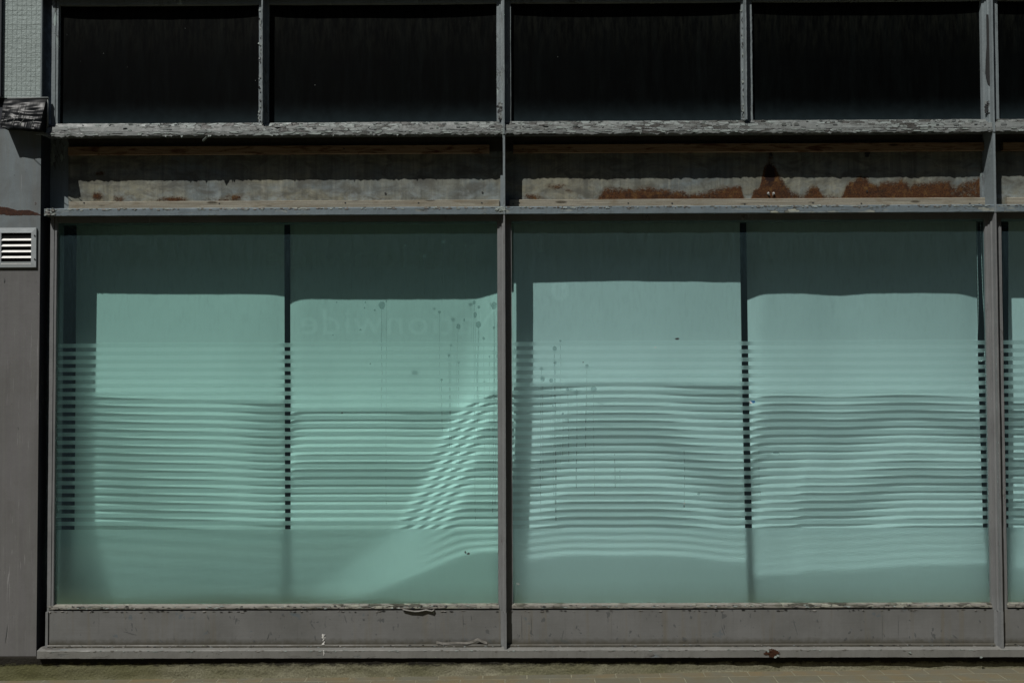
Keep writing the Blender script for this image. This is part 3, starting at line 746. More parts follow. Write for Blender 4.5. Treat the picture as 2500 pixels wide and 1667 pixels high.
tag(b.build('wire_clip'), 'tiny bright metal clip on the tallest rust stain', 'clip')

# ------------------------------------------------------------------ timber battens
bat = [(166, 1195, 353, 373, 'wood_up', 0.022, 'stained brown upper batten on the left rusty sheet', 'up'),
       (1253, 2403, 353, 373, 'wood_up', 0.022, 'dark upper batten on the rusty middle sheet', 'up'),
       (2449, 2600, 353, 373, 'wood_up', 0.022, 'short length of dark upper batten at the right edge', 'up'),
       (168, 1219, 487.5, 504, 'wood_low', 0.020, 'pale weathered lower batten lying on the ledge above the left window', 'lo'),
       (1244, 2405, 487.5, 504, 'wood_low', 0.020, 'pale weathered lower batten under the band of orange rust', 'lo'),
       (2459, 2600, 487.5, 504, 'wood_low', 0.020, 'short pale lower batten at the right edge', 'lo')]
for i, (pa, pb, ya, yb_, mt, th, lab, kd) in enumerate(bat):
    Y0 = FAS - th - .002
    xa, xb = X(pa, 495 if kd == 'lo' else 363, Y0), X(pb, 495 if kd == 'lo' else 363, Y0)
    if pb == 2600: xb = XR - .01
    zb_, za_ = Z(ya, Y0), Z(yb_, Y0)
    if kd == 'lo': za_ = z_led1 + .0045
    b = B(mt, 'screw')
    b.prof([(Y0, za_), (Y0, zb_ - .002), (Y0 + .002, zb_), (FAS - .002, zb_), (FAS - .002, za_)], 'x', xa, xb, 180, .0007, 40 + i)
    o = tag(b.build('timber_batten'), lab, 'batten', 'timber battens on the fascia')
    nails = {3: (205, 535, 843, 1022, 1176), 4: (1253, 1268, 1534, 1641, 1818, 1985, 2103, 2368, 2391), 1: (1276,), 0: (840, 1170)}.get(i, ())
    for px in nails:
        nb = B('screw'); c = P(px, (496 if kd == 'lo' else 363) + rnd.uniform(-1, 3), Y0 - .0012); nb.disc(c, .004, .0035, 9, .2, px, .0016)
        nb.build('nail', o)

# ------------------------------------------------------------------ display windows: glass, film
zfilm0 = Z(835, GL); per = (Z(835, GL) - Z(1290, GL)) / 23.0
win = [(xLs1 - .006, xm[0][1], 'left large green-tinted shop window with dried drips and frosted stripes'),
       (xm[0][2], xm[1][1], 'right large green-tinted shop window with frosted stripes and a round mark'),
       (xm[1][2], XR, 'sliver of green shop window at the right edge')]
zg0, zg1 = z_gb - .02, z_gt + .01
WO = []
for i, (xa, xb, lab) in enumerate(win):
    t = thing('shop_window', lab, 'window', ((xa + xb) / 2, GL, zg0), 'green shop windows')
    b = B('glass_left' if i == 0 else 'glass_right'); b.add([(xa, GL, zg0), (xb, GL, zg0), (xb, GL, zg1), (xa, GL, zg1)], [(0, 1, 2, 3)])
    b.build('glass_pane', t)
    b = B('film'); yf = GL + .003
    for k in range(23):
        za = zfilm0 - k * per; zb = za - per * .51
        b.add([(xa, yf, zb), (xb, yf, zb), (xb, yf, za), (xa, yf, za)], [(0, 1, 2, 3)])
    za = zfilm0 - 23 * per
    b.add([(xa, yf, zg0), (xb, yf, zg0), (xb, yf, za), (xa, yf, za)], [(0, 1, 2, 3)])
    b.build('frosted_film', t)
    # bottom glazing bead
    x0_, x1_ = (xLs1 if i == 0 else xm[i - 1][3]) - .004, (xm[i][0] if i < 2 else XR) + .004
    b = B('bead', 'flake_pale', 'screw', 'flake_warm'); zt, zm, zd = z_gb, Z(1484, BEAD), Z(1489, BEAD)
    if i == 0: x0_ = X(119, 1485, BEAD)
    b.prof([(BEAD - .004, zm), (BEAD - .004, zm + .006), (BEAD - .001, zt - .003), (GL - .004, zt + .003), (GL + .006, zt + .003), (GL + .006, zd), (GL, zd), (GL, zm - .001)], 'x', x0_, x1_, 260, .0012, 50 + i)
    flakes(b, 150 if i < 2 else 10, x0_, x1_, zm + .001, zt - .003, BEAD - .003, .008, (1, 2, 3), .002, 60 + i, .35)
    b.build('glazing_bead', t)
    WO.append(t)

# dust on the inside of the left glass with clean letter shapes where a sign was; their light patches fall on the blind
def dust_with_holes(parent, splines_fn, x0, x1, z0, z1, y):
    cu = bpy.data.curves.new('dust_film', 'CURVE'); cu.dimensions = '2D'; cu.fill_mode = 'FRONT'
    def poly(pts):
        sp = cu.splines.new('POLY'); sp.points.add(len(pts) - 1)
        for p, (a, c) in zip(sp.points, pts): p.co = (a, c, 0, 1)
        sp.use_cyclic_u = True
    poly([(x0, z0), (x1, z0), (x1, z1), (x0, z1)])
    for pts in splines_fn(): poly(pts)
    o = bpy.data.objects.new('dust_film_curve', cu); S.collection.objects.link(o)
    dg = bpy.context.evaluated_depsgraph_get(); me = bpy.data.meshes.new_from_object(o.evaluated_get(dg))
    bpy.data.objects.remove(o); bpy.data.curves.remove(cu)
    for v in me.vertices: v.co = (v.co.x, y, v.co.y)
    me.materials.clear(); me.materials.append(MAT['dust_film']); me.name = 'dust_film'
    return link('dust_film', me, parent)
def sample_text(txt, xl, xr, zbase, height, mirror=True):
    cu = bpy.data.curves.new('t', 'FONT'); cu.body = txt; cu.size = 1.0; cu.offset = 0.025; cu.space_character = 1.08
    o = bpy.data.objects.new('t', cu); S.collection.objects.link(o)
    for q in S.objects: q.select_set(False)
    bpy.context.view_layer.objects.active = o; o.select_set(True)
    bpy.ops.object.convert(target='CURVE')
    res = []
    for sp in o.data.splines:
        pts = []
        if sp.type == 'BEZIER':
            bp = sp.bezier_points; n = len(bp)
            for i in range(n):
                p0, p1 = bp[i], bp[(i + 1) % n]
                for k in range(5):
                    t = k / 5
                    q = p0.co * (1 - t) ** 3 + p0.handle_right * 3 * t * (1 - t) ** 2 + p1.handle_left * 3 * t * t * (1 - t) + p1.co * t ** 3
                    pts.append((q.x, q.y))
        else: pts = [(p.co.x, p.co.y) for p in sp.points]
        res.append(pts)
    bpy.data.objects.remove(o)
    mnx = min(p[0] for s in res for p in s); mxx = max(p[0] for s in res for p in s); mxz = max(p[1] for s in res for p in s)
    out = []
    for s in res:
        out.append([((xr - (p[0] - mnx) / (mxx - mnx) * (xr - xl)) if mirror else (xl + (p[0] - mnx) / (mxx - mnx) * (xr - xl)), zbase + p[1] / mxz * height) for p in s])
    return out
GTY = GL + .0015
def gap0(px, py):                # the blind's depth where the topmost stripe shadow lands
    lo, hi = 0.0, 0.6
    for _ in range(40):
        g = (lo + hi) / 2; q = P(px, py, g)
        if q.z > zfilm0 - SE * (g - GL - .003): hi = g
        else: lo = g
    return g
GAPL = 0.125; gshift = 0.16                      # glass to blind distance: where the letters' light lands
def back(px, py, g):               # point on the glass whose light lands at this pixel of the blind
    q = P(px, py, g); return q.x - SA * (g - GTY), q.z + SE * (g - GTY)
def letters():
    xl, z0 = back(742, 827, GAPL); xr, _ = back(1236, 827, GAPL); _, z1 = back(742, 772, GAPL)
    return [[p for p in s] for s in sample_text('Nationwide', xl, xr, z0, z1 - z0) ]
GAPL = gap0(830, 1001)
print('letter gap', GAPL)
dust_with_holes(WO[0], letters, win[0][0], xm[0][0] + .006, zfilm0 + .004, zg1, GTY)
def roundmark():
    cx, cz = P(1322, 591, GTY).x, P(1322, 591, GTY).z
    res = [[(cx + .043 * math.cos(6.2832 * k / 40), cz + .052 * math.sin(6.2832 * k / 40)) for k in range(40)]]
    for dx, w_, h_ in ((-.017, .004, .028), (.002, .004, .034)):
        res.append([(cx + dx - w_, cz - h_), (cx + dx + w_, cz - h_), (cx + dx + w_, cz + h_), (cx + dx - w_, cz + h_)])
    return res
dust_with_holes(WO[1], roundmark, xm[0][3] - .006, xm[1][0] + .006, zfilm0 + .004, zg1, GTY)

# dried drips: splat and run
dripsL = [(932, 745, 8, 10, 1290), (943, 735, 2, 3, 1290), (1073, 762, 3.5, 4, 960), (1119, 797, 6, 7, 1290), (1158, 738, 4, 6, 1290), (1160, 769, 4.5, 7, 1290), (1168, 792, 6.5, 9, 1290), (1169, 750, 4, 5, 1290), (1206, 746, 7.5, 10, 1290), (1206, 800, 3, 4, 1240),
          (1181, 826, 3, 4, 1288), (1101, 843, 2.5, 3, 1288), (1096, 867, 3, 5, 1100), (1120, 884, 3, 3, 1200), (1078, 927, 3, 3, 1060), (1195, 870, 2, 3, 1290), (892, 738, 2, 3, 742), (890, 752, 2, 2.5, 754), (915, 757, 2.5, 3, 760), (822, 738, 2, 2, 740), (880, 805, 2.5, 2.5, 807), (813, 818, 1.5, 2, 820), (904, 888, 2, 2, 890), (1133, 781, 2, 5, 790), (858, 640, 1, 2, 725), (990, 600, 3, 3, 690), (1036, 625, 5, 5, 720), (1082, 590, 6, 4, 700), (1137, 600, 2, 3, 720), (1024, 640, 1, 1, 640), (1006, 650, 1.5, 1.5, 652)]
dripsR = [(1354, 851, 5, 7, 1290), (1355, 885, 4, 4, 1290), (1368, 832, 2.5, 3, 1150), (1325, 924, 6, 7, 1260), (1346, 928, 5, 6, 1290), (1433, 894, 4.5, 5, 1290), (1449, 950, 7, 9, 1270), (1322, 900, 4, 5, 1290), (1386, 950, 4, 5, 1270), (1408, 958, 5, 7, 1200), (1423, 884, 1.5, 2, 886), (1336, 1000, 2, 3, 1290), (1374, 1010, 3, 4, 1290), (1350, 990, 2, 3, 1290),
          (1706, 1205, 4, 3, 1330), (1670, 1095, 2, 3, 1230), (1895, 1105, 9, 3, 1290), (1903, 1110, 2, 2, 1290), (1853, 1090, 1.5, 2, 1200), (1856, 1200, 1, 1, 1222), (2195, 1440, .8, 1, 1482), (2214, 1430, .8, 1, 1482), (1400, 1120, 2, 2, 1290), (1500, 1110, 2, 2, 1190), (1513, 1150, 2, 2, 1180)]
for t, dl, sd in ((WO[0], dripsL, 1), (WO[1], dripsR, 2)):
    b = B('drip', 'run'); R = random.Random(sd)
    for k, (px, py, rx, ry, ye) in enumerate(dl):
        c = P(px, py, GL + .005 + .0001 * k)
        b.cur = 0; b.disc(c, rx / 520, ry / 520, 12, .16, k); b.cur = 1
        z = c.z - ry / 560; zend = P(px, ye, GL).z; x = c.x
        if ye >= 1240: zend = P(px, R.uniform(960, 1290), GL).z
        if zend < z - .01:
            w_ = R.uniform(.0006, .0016); xx = x; prev = (xx, z)
            while z > zend:
                z2 = max(zend, z - R.uniform(.02, .08)); x2 = xx + R.uniform(-.0022, .0022); w2 = w_ * R.uniform(.75, 1.25)
                b.add([(xx - w_, c.y, z), (xx + w_, c.y, z), (x2 + w2, c.y, z2), (x2 - w2, c.y, z2)], [(0, 1, 2, 3)])
                xx, z, w_ = x2, z2, w2
    b.build('drip_stains', t)
# specks stuck on the glass
b = B('dead_fly')
for px, py, rx, ry in ((1136, 1347, 3.5, 2), (1143, 1351, 3.5, 2.4), (835, 1008, 1.4, 2), (1137, 1350, 2, 1)):
    b.disc(P(px, py, GL - .002), rx / 510, ry / 510, 8, .4, px, .001)
b.build('speck', WO[0])
b = B('dead_fly', 'white_drop')
for px, py, rx, ry in ((1653, 827, 5, 2.6), (1424, 884, 1.4, 1.4), (1670, 1235, 1.5, 3)):
    b.disc(P(px, py, GL - .002), rx / 510, ry / 510, 9, .3, px, .001)
b.cur = 1
for px, py in ((1600, 848), (1671, 1228), (1266, 1425), (1262, 1424)):
    b.disc(P(px, py, GL - .003), .003, .0035, 7, .5, px, .001)
b.build('speck', WO[1])
b = B('tag_blue', 'tag_white')
b.add([P(x_, y_, GL - .003) for x_, y_ in ((1831, 978), (1843, 978), (1843, 983), (1838, 984))], [(0, 1, 2, 3)])
b.cur = 1; b.add([P(x_, y_, GL - .003) for x_, y_ in ((1829, 978), (1831, 978), (1838, 984), (1832, 985))], [(0, 1, 2, 3)])
o = b.build('sticker_scrap'); sm = o.modifiers.new('t', 'SOLIDIFY'); sm.thickness = .0005
tag(o, 'tiny torn blue and white sticker scrap on the right green window', 'sticker')

# ------------------------------------------------------------------ roller blinds
SRC = {'A': (z_led0, FIN), 'B': (zfilm0, GL + .003), 'C': (zfilm0 - 23 * per, GL + .003)}
def gap(px, py, row):            # depth at which the shadow of the source lands on this pixel
    zs, ys = SRC[row]; lo, hi = 0.0, 0.6
    for _ in range(40):
        g = (lo + hi) / 2; q = P(px, py, g)
        if q.z > zs - SE * (g - ys): hi = g     # the shadow would already be lower than this point
        else: lo = g
    return g
blinds = [
 dict(edge=[(187, 560), (182, 1290), (178, 1475)], edger=[(694, 560), (696, 1290), (697, 1475)],
      A=[(190, 715), (236, 716), (330, 718), (430, 719), (600, 719), (660, 720), (695, 724)],
      B=[(190, 966), (236, 968), (300, 971), (400, 974), (500, 975), (590, 978), (640, 982), (695, 984)],
      C=None, dC=[(190, .004), (400, .006), (695, .008)], bot=1492,
      label='leftmost pale roller blind behind the striped green window'),
 dict(edge=[(708.5, 560), (709.5, 1290), (710, 1475)], edger=[(1262, 560), (1262, 1475)],
      A=[(709, 742), (716, 737), (735, 731.5), (760, 730), (850, 731), (1000, 731), (1110, 733), (1150, 730), (1180, 723), (1213, 714), (1262, 704)],
      B=[(709, 1012), (722, 1006), (745, 1002), (830, 1001), (950, 1001), (1050, 1005), (1095, 1003), (1130, 993), (1165, 975), (1213, 961), (1262, 957)],
      C=None, gC=[(709, .150), (850, .148), (930, .140), (985, .122), (1040, .100), (1090, .082), (1140, .070), (1213, .058), (1262, .055)], bot=1492,
      label='second pale roller blind from the left with a bright diagonal fold'),
 dict(edge=[(1254.5, 560), (1254.5, 1475)], edger=[(1806, 560), (1811, 900), (1819, 1290), (1826, 1475)],
      A=[(1254, 692), (1314, 691), (1400, 688), (1500, 686), (1600, 687), (1700, 688), (1806, 690)],
      B=[(1254, 944), (1314, 942), (1400, 935), (1480, 932), (1600, 933), (1700, 939), (1815, 941)],
      C=[(1254, 1364), (1300, 1361), (1340, 1356), (1390, 1351), (1500, 1352), (1600, 1351), (1680, 1355), (1740, 1362), (1780, 1367), (1825, 1366)], bot=1469,
      label='third pale roller blind whose hem hangs just above the window bead'),
 dict(edge=[(1822, 560), (1827, 900), (1836, 1290), (1842, 1475)], edger=[(2383, 560), (2388, 900), (2400, 1290), (2412, 1400), (2418, 1475)],
      A=[(1822, 735), (1835, 729), (1862, 720), (1900, 718), (1960, 717), (2040, 722), (2120, 718), (2200, 716), (2300, 717), (2350, 719), (2383, 728)],
      B=[(1822, 984), (1835, 976), (1862, 968), (1900, 965), (1960, 966), (2040, 969), (2120, 966), (2208, 963), (2300, 966), (2388, 970)],
      C=[(1822, 1408), (1840, 1403), (1880, 1398), (1930, 1396), (1970, 1388), (2070, 1386), (2150, 1380), (2230, 1374), (2300, 1373), (2400, 1371)], bot=1492,
      label='fourth pale roller blind beside the hanging bead chain'),
 dict(edge=[(2497, 560), (2497, 1475)], edger=[(2690, 560), (2690, 1475)],
      A=[(2497, 728), (2690, 728)], B=[(2497, 985), (2690, 985)], C=[(2497, 1380), (2690, 1380)], bot=1492,
      label='pale roller blind just showing at the right edge')]
blinds[4]['edge'] = [(2462, 560), (2462, 1475)]
ztop = zg1 - .002
for bi, bl in enumerate(blinds):
    for r_ in 'AB': bl['t' + r_] = [(px, gap(px, py, r_)) for px, py in bl[r_]]
    if bl['C']: bl['tC'] = [(px, gap(px, py, 'C')) for px, py in bl['C']]
    elif 'gC' in bl: bl['tC'] = bl['gC']
    else: bl['tC'] = [(px, smooth_tab(bl['tB'], px) + d) for px, d in bl['dC']]
    print('blind', bi, [round(g, 3) for _, g in bl['tA']], [round(g, 3) for _, g in bl['tB']], [round(g, 3) for _, g in bl['tC']])
    def G(px, py, bl=bl):
        if bi == 1:              # the second blind is pushed towards the glass along a slanting fold
            ss = lambda t: (lambda u: u * u * (3 - 2 * u))(min(1.0, max(0.0, t)))
            q = min(px, 1000)
            a, b_ = smooth_tab(bl['tA'], q), smooth_tab(bl['tB'], q)
            base = a + (b_ - a) * ss((py - 700) / 280) if py < 980 else b_ + (.150 - b_) * ss((py - 980) / 300)
            xc = lerp_tab([(600, 1205), (720, 1195), (970, 1166), (1288, 1042), (1440, 960), (1500, 930)], py)
            w = lerp_tab([(600, 40), (720, 45), (970, 52), (1288, 88), (1440, 225), (1500, 260)], py)
            dr = lerp_tab([(600, .012), (720, .020), (970, .052), (1100, .072), (1288, .096), (1440, .085)], py)
            u = min(1.0, max(0.0, (py - 1280) / 190.0))
            if py > 1288: dr += .018 * ss((px - 1080) / 130) * min(1, (py - 1288) / 60)
            return base + .090 * u - (dr + .090 * u) * ss((px - xc + w) / (2 * w))
        a, b_, c = smooth_tab(bl['tA'], px), smooth_tab(bl['tB'], px), smooth_tab(bl['tC'], px)
        ya, yb_, yc = 720.0, 970.0, 1385.0
        if py <= ya: return a + (b_ - a) / (yb_ - ya) * (py - ya) * 0.35
        if py >= yc: return c + (c - b_) / (yc - yb_) * (py - yc) * 0.4
        # monotone cubic through the three rows
        s1, s2 = (b_ - a) / (yb_ - ya), (c - b_) / (yc - yb_)
        sb = (s1 + s2) / 2 if s1 * s2 > 0 else 0.5 * (s1 + s2)
        if py <= yb_: h = yb_ - ya; t = (py - ya) / h; v0, v1, d0, d1 = a, b_, s1 * .35, sb
        else: h = yc - yb_; t = (py - yb_) / h; v0, v1, d0, d1 = b_, c, sb, s2 * .4
        return (2*t**3 - 3*t*t + 1) * v0 + (t**3 - 2*t*t + t) * h * d0 + (-2*t**3 + 3*t*t) * v1 + (t**3 - t*t) * h * d1
    nx, nz = 150, 130; vs = []; fs = []
    for i in range(nx + 1):
        for j in range(nz + 1):
            py = 536 + (bl['bot'] - 536) * j / nz
            pa = lerp_tab([(e[1], e[0]) for e in bl['edge']], py); pb = lerp_tab([(e[1], e[0]) for e in bl['edger']], py)
            px = pa + (pb - pa) * i / nx
            g = G(px, py)
            if bi == 0:
                u = min(1.0, max(0.0, (py - 1280) / 190.0))
                g += 0.090 * u
            vs.append(P(px, py, g))
    for i in range(nx):
        for j in range(nz): fs.append((i * (nz + 1) + j, i * (nz + 1) + j + 1, (i + 1) * (nz + 1) + j + 1, (i + 1) * (nz + 1) + j))
    t = thing('roller_blind', bl['label'], 'blind', ((vs[0].x + vs[-1].x) / 2, .14, vs[nz].z), 'roller blinds behind the glass')
    b = B('fabric'); b.add(vs, fs); o = b.build('fabric', t, smooth=True)
    top = [vs[i * (nz + 1)] for i in range(0, nx + 1, nx // 6)]
    ga = G(px, 560)
    b = B('fabric'); b.tube([(vs[0].x, ga + .01, vs[0].z + .012), (vs[-1].x, ga + .01, vs[0].z + .012)], .022, 12); b.build('roller_tube', t, smooth=True)
    if bi in (2,):
        b = B('fabric'); b.tube([vs[i * (nz + 1) + nz] + Vector((0, .002, 0)) for i in range(0, nx + 1, 10)], .006, 8); b.build('hem_bar', t, smooth=True)
    if bi == 3:
        b = B('chain'); cl = [(2385, 545), (2386, 640), (2388, 730), (2387, 800), (2384, 850), (2385, 868)]
        cr = [(2394, 545), (2397, 640), (2400, 720), (2404, 790), (2405, 850), (2403, 870)]
        def pth(tab, py): return smooth_tab([(q[1], q[0]) for q in tab], py)
        pts = []
        py = 545
        while py < 868: pts.append(P(pth(cl, py), py, .035)); pts.append(P(pth(cr, py), py, .035)); py += 3.4
        for k in range(14):
            a = math.pi * k / 13; pts.append(P(2394 + 9.5 * math.cos(a), 868 + 14 * math.sin(a), .035))
        for q in pts:
            r_ = .0027
            b.add([q + Vector(v) * r_ for v in ((1, 0, 0), (-1, 0, 0), (0, 1, 0), (0, -1, 0), (0, 0, 1), (0, 0, -1))], [(0, 2, 4), (2, 1, 4), (1, 3, 4), (3, 0, 4), (2, 0, 5), (1, 2, 5), (3, 1, 5), (0, 3, 5)])
        b.build('bead_chain', t)

# dark room behind
b = B('inner_wall')
xa, xb, ya, yb_, za, zb = X(60, 900, 0), XR + .3, 0.03, 3.0, gz(0) - .05, zg1 + .3
b.add([(xa, .35, za), (xb, .35, za), (xb, yb_, za), (xa, yb_, za), (xa, .35, zb), (xb, .35, zb), (xb, yb_, zb), (xa, yb_, zb)],
      [(0, 1, 2, 3), (4, 7, 6, 5), (2, 3, 7, 6), (0, 3, 7, 4), (1, 2, 6, 5)])
b.box(xa, xb, .03, .36, zg1 + .012, zg1 + .03)       # lintel soffit
b.box(xa, xa + .03, .03, .36, za, zg1 + .012)
b.box(xb - .03, xb, .03, .36, za, zg1 + .012)
b.box(xa + .03, xb - .03, .03, .36, za, zg0 - .002)
tag(b.build('shop_interior'), kind='structure')

# ------------------------------------------------------------------ kick panels
SCUFF = [[(658,1543,651,1562,1.4),(757,1518,768,1534,2.4),(768,1550,770,1562,2.6),(972,1520,971,1531,2.0),(885,1510,890,1513,4.5),(917,1547,920,1549,3.0),(618,1563,622,1565,4.5),(687,1497,694,1503,5.0),(330,1530,334,1540,1.4),(390,1560,398,1568,2.4),(505,1500,510,1513,2.4),(352,1508,354,1509,4.5),(300,1540,335,1550,.8),(840,1500,846,1520,1.6),(1130,1498,1131,1530,1.0),(1150,1500,1151,1514,1.2),(230,1570,232,1571,3.),(560,1502,562,1508,2.)],
         [(1409,1525,1406,1534,2.2),(1410,1534,1416,1538,1.2),(1376,1537,1370,1564,1.0),(1761,1525,1769,1550,2.4),(1685,1503,1689,1508,5.0),(1504,1560,1509,1556,2.4),(1746,1496,1746,1503,1.0),(1936,1510,1947,1549,2.0),(1994,1511,1997,1518,3.4),(2071,1545,2077,1540,4.8),(2233,1543,2236,1556,3.2),(2220,1551,2221,1557,2.4),(2326,1549,2337,1557,2.0),(2390,1512,2394,1518,2.6),(2410,1568,2411,1574,2.2),(2101,1535,2104,1538,4.0),(2193,1500,2193,1560,1.0),(2155,1500,2154,1566,1.0),(2060,1562,2068,1556,3.0),(1925,1560,1930,1552,2.4),(1892,1556,1891,1563,1.6),(1273,1500,1274,1560,1.0),(1296,1500,1298,1545,1.0),(1670,1555,1676,1562,3.),(2275,1556,2277,1568,3.),(2130,1552,2133,1555,3.2)], []]
def scuffs(b, lst, Y):
    for k, (xa_, ya_, xb_, yb2, w_) in enumerate(lst):
        R = random.Random(k + 99); p0, p1 = P(xa_, ya_, Y), P(xb_, yb2, Y); d = (p1 - p0); n_ = 7; L_, Rt = [], []
        nn = Vector((-d.z, 0, d.x)).normalized()
        for j in range(n_ + 1):
            t = j / n_; ww = w_ / 500 * 0.6 * math.sin(math.pi * min(max(t, .08), .92)) * R.uniform(.5, 1.3); c = p0 + d * t + nn * R.uniform(-.15, .15) * w_ / 500
            L_.append(c + nn * ww); Rt.append(c - nn * ww)
        m_ = n_ + 1; bk = [v + Vector((0, .0006, 0)) for v in L_ + Rt]
        b.add(L_ + Rt, [(j, j + 1, m_ + j + 1, m_ + j) for j in range(n_)])
kb = [(XL + .013, xm[0][1] - .018, 'left grey kick panel under the left window with white droppings'),
      (xm[0][2], xm[1][1] - .018, 'middle grey kick panel with dark scuffs under the right window'),
      (xm[1][2], XR, 'grey kick panel cut off at the right edge')]
zk1, zk0 = Z(1489, KICK), z_s1 + .002
for i, (xa, xb, lab) in enumerate(kb):
    b = B('kick', 'flake_warm', 'white_drop', 'screw', 'flake_grey', 'scuff')
    b.cur = 5; scuffs(b, SCUFF[i], KICK - .0012); b.cur = 0
    zs = Z(1571, KICK)
    b.prof([(KICK, zs), (KICK, zk1), (0.0, zk1), (0.0, zk0), (KICK - .012, zk0), (KICK - .012, zs - .004), (KICK - .008, zs)], 'x', xa, xb, 260, .0007, 70 + i)
    flakes(b, 110 if i < 2 else 8, xa, xb, zs - .016, zs - .001, KICK - .011, .006, (1, 4, 3), .002, 80 + i, .4)
    flakes(b, 60 if i < 2 else 4, xa, xb, zk1 - .006, zk1, KICK, .007, (1, 3), .003, 90 + i, .35)
    if i == 0:
        # peeled strips of paint
        for (pts, mi) in (([(983, 1488), (1000, 1491), (1012, 1493), (1025, 1492), (1040, 1489), (1055, 1492), (1060, 1488)], 1),
                          ([(1065, 1570), (1080, 1573), (1105, 1572), (1140, 1572), (1158, 1567), (1166, 1562), (1180, 1569), (1189, 1572)], 1)):
            b.cur = mi; k = len(pts); up = -6 if pts[0][1] > 1500 else -3
            v1 = [P(px, py, KICK - .012 - .003 * (j % 2)) for j, (px, py) in enumerate(pts)]; v0 = [P(px, py + up, KICK - .001 if up == -3 else KICK - .013) for px, py in pts]
            v2 = [v + Vector((0, .0015, .001)) for v in v1]
            b.add(v0 + v1 + v2, [(j, j + 1, k + j + 1, k + j) for j in range(k - 1)] + [(k + j, k + j + 1, 2 * k + j + 1, 2 * k + j) for j in range(k - 1)])
        b.cur = 2
        for q in range(26):
            py = 1548 + rnd.random() * 22; px = 790 + rnd.uniform(-1, 1) * (4 if py < 1558 else 1.6)
            b.disc(P(px, py, KICK - .0015 - q * .0001), .0018, .003, 6, .5, q, .0006)
        b.disc(P(789, 1571.5, KICK - .013), .006, .003, 8, .4, 5, .001)
    b.cur = 0
    tag(b.build('kick_panel'), lab, 'panel', 'kick panels under the windows')
b = B('white_drop')
for q, (px, py) in enumerate(((790, 1588), (790, 1590.5), (790.5, 1593), (791, 1595.5), (790, 1598))):
    b.disc(P(px, py, -.0895 - q * .0001), .0016, .004, 6, .5, q, .0006)
tag(b.build('bird_dropping'), 'white streak of bird dropping on the bottom sill below the left window', 'bird dropping')

# ------------------------------------------------------------------ left pilaster
xp1 = X(97, 700, PIL); xp0 = X(-420, 700, PIL); zpb = Z(1616, PIL)
def prust(x, z):
    px, py = pxof(x, z, PIL)
    top = lerp_tab([(-60, 500), (0, 504), (15, 506), (28, 509), (40, 513), (70, 512), (80, 516), (92, 520), (97, 522)], px)
    bot = lerp_tab([(-60, 525), (0, 524), (30, 527), (60, 526), (97, 526)], px)
    v = min(0.5 + (py - top) / 6, 0.5 + (bot - py) / 6)
    v = max(v, 0.6 * min(1, blob(px, py, 87, 497, 5, 7)), .4 * min(1, blob(px, py, 28, 496, 8, 5)))
    return max(0.0, min(1.0, v)) if px > -400 else 0
zsplit = Z(309, PIL)
t = thing('left_pilaster', 'grey sheet metal pilaster at the left edge with a dark rust band', 'pilaster', (xp1 - .2, PIL, zpb))
me = sheet('face_sheet', '', xp0, xp1, zpb, zsplit, PIL, 220, 300, {'rust': prust}, 'pilaster', .001)
link('face_sheet', me, t)
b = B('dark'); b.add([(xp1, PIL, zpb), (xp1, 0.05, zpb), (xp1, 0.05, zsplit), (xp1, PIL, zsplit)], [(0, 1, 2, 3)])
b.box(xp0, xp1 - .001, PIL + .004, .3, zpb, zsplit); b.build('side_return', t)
for q in ([(19, 1520, 12, 1568, 1.6)], [(10, 678, 10, 690, 2.4)]): b = B('scuff'); scuffs(b, q, PIL - .0018); b.build('scuff_mark', t)
# upper mosaic part
xq1 = X(102, 150, PIL); zq0, zq1 = Z(233, PIL), Z(-60, PIL)
t2 = thing('mosaic_pier', 'pale painted mosaic pier at the top left corner above the black plastic', 'pier', (xq1 - .1, PIL, zq0))
b = B('mosaic'); nx, nz = 60, 80; vs = []; fs = []
xqa = X(-420, 150, PIL)
for i in range(nx + 1):
    for j in range(nz + 1):
        x = xqa + (xq1 - .007 - xqa) * i / nx; z = zq0 + (zq1 - zq0) * j / nz
        vs.append((x, PIL + .001 * mnoise.noise(Vector((x * 30, z * 30, 3))), z))
for i in range(nx):
    for j in range(nz): fs.append((i * (nz + 1) + j, (i + 1) * (nz + 1) + j, (i + 1) * (nz + 1) + j + 1, i * (nz + 1) + j + 1))
b.add(vs, fs); b.build('mosaic_face', t2)
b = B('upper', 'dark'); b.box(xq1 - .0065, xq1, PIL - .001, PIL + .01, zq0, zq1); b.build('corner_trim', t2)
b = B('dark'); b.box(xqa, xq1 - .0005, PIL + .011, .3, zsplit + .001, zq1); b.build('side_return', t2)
# projecting neighbour pier, left edge
b = B('dark'); b.box(xqa, X(1, 150, PIL - .02), PIL - .016, PIL - .001, zq0 + .002, zq1)
tag(b.build('neighbour_pier'), 'dark projecting edge of the neighbouring front left of the pale mosaic', 'pier')

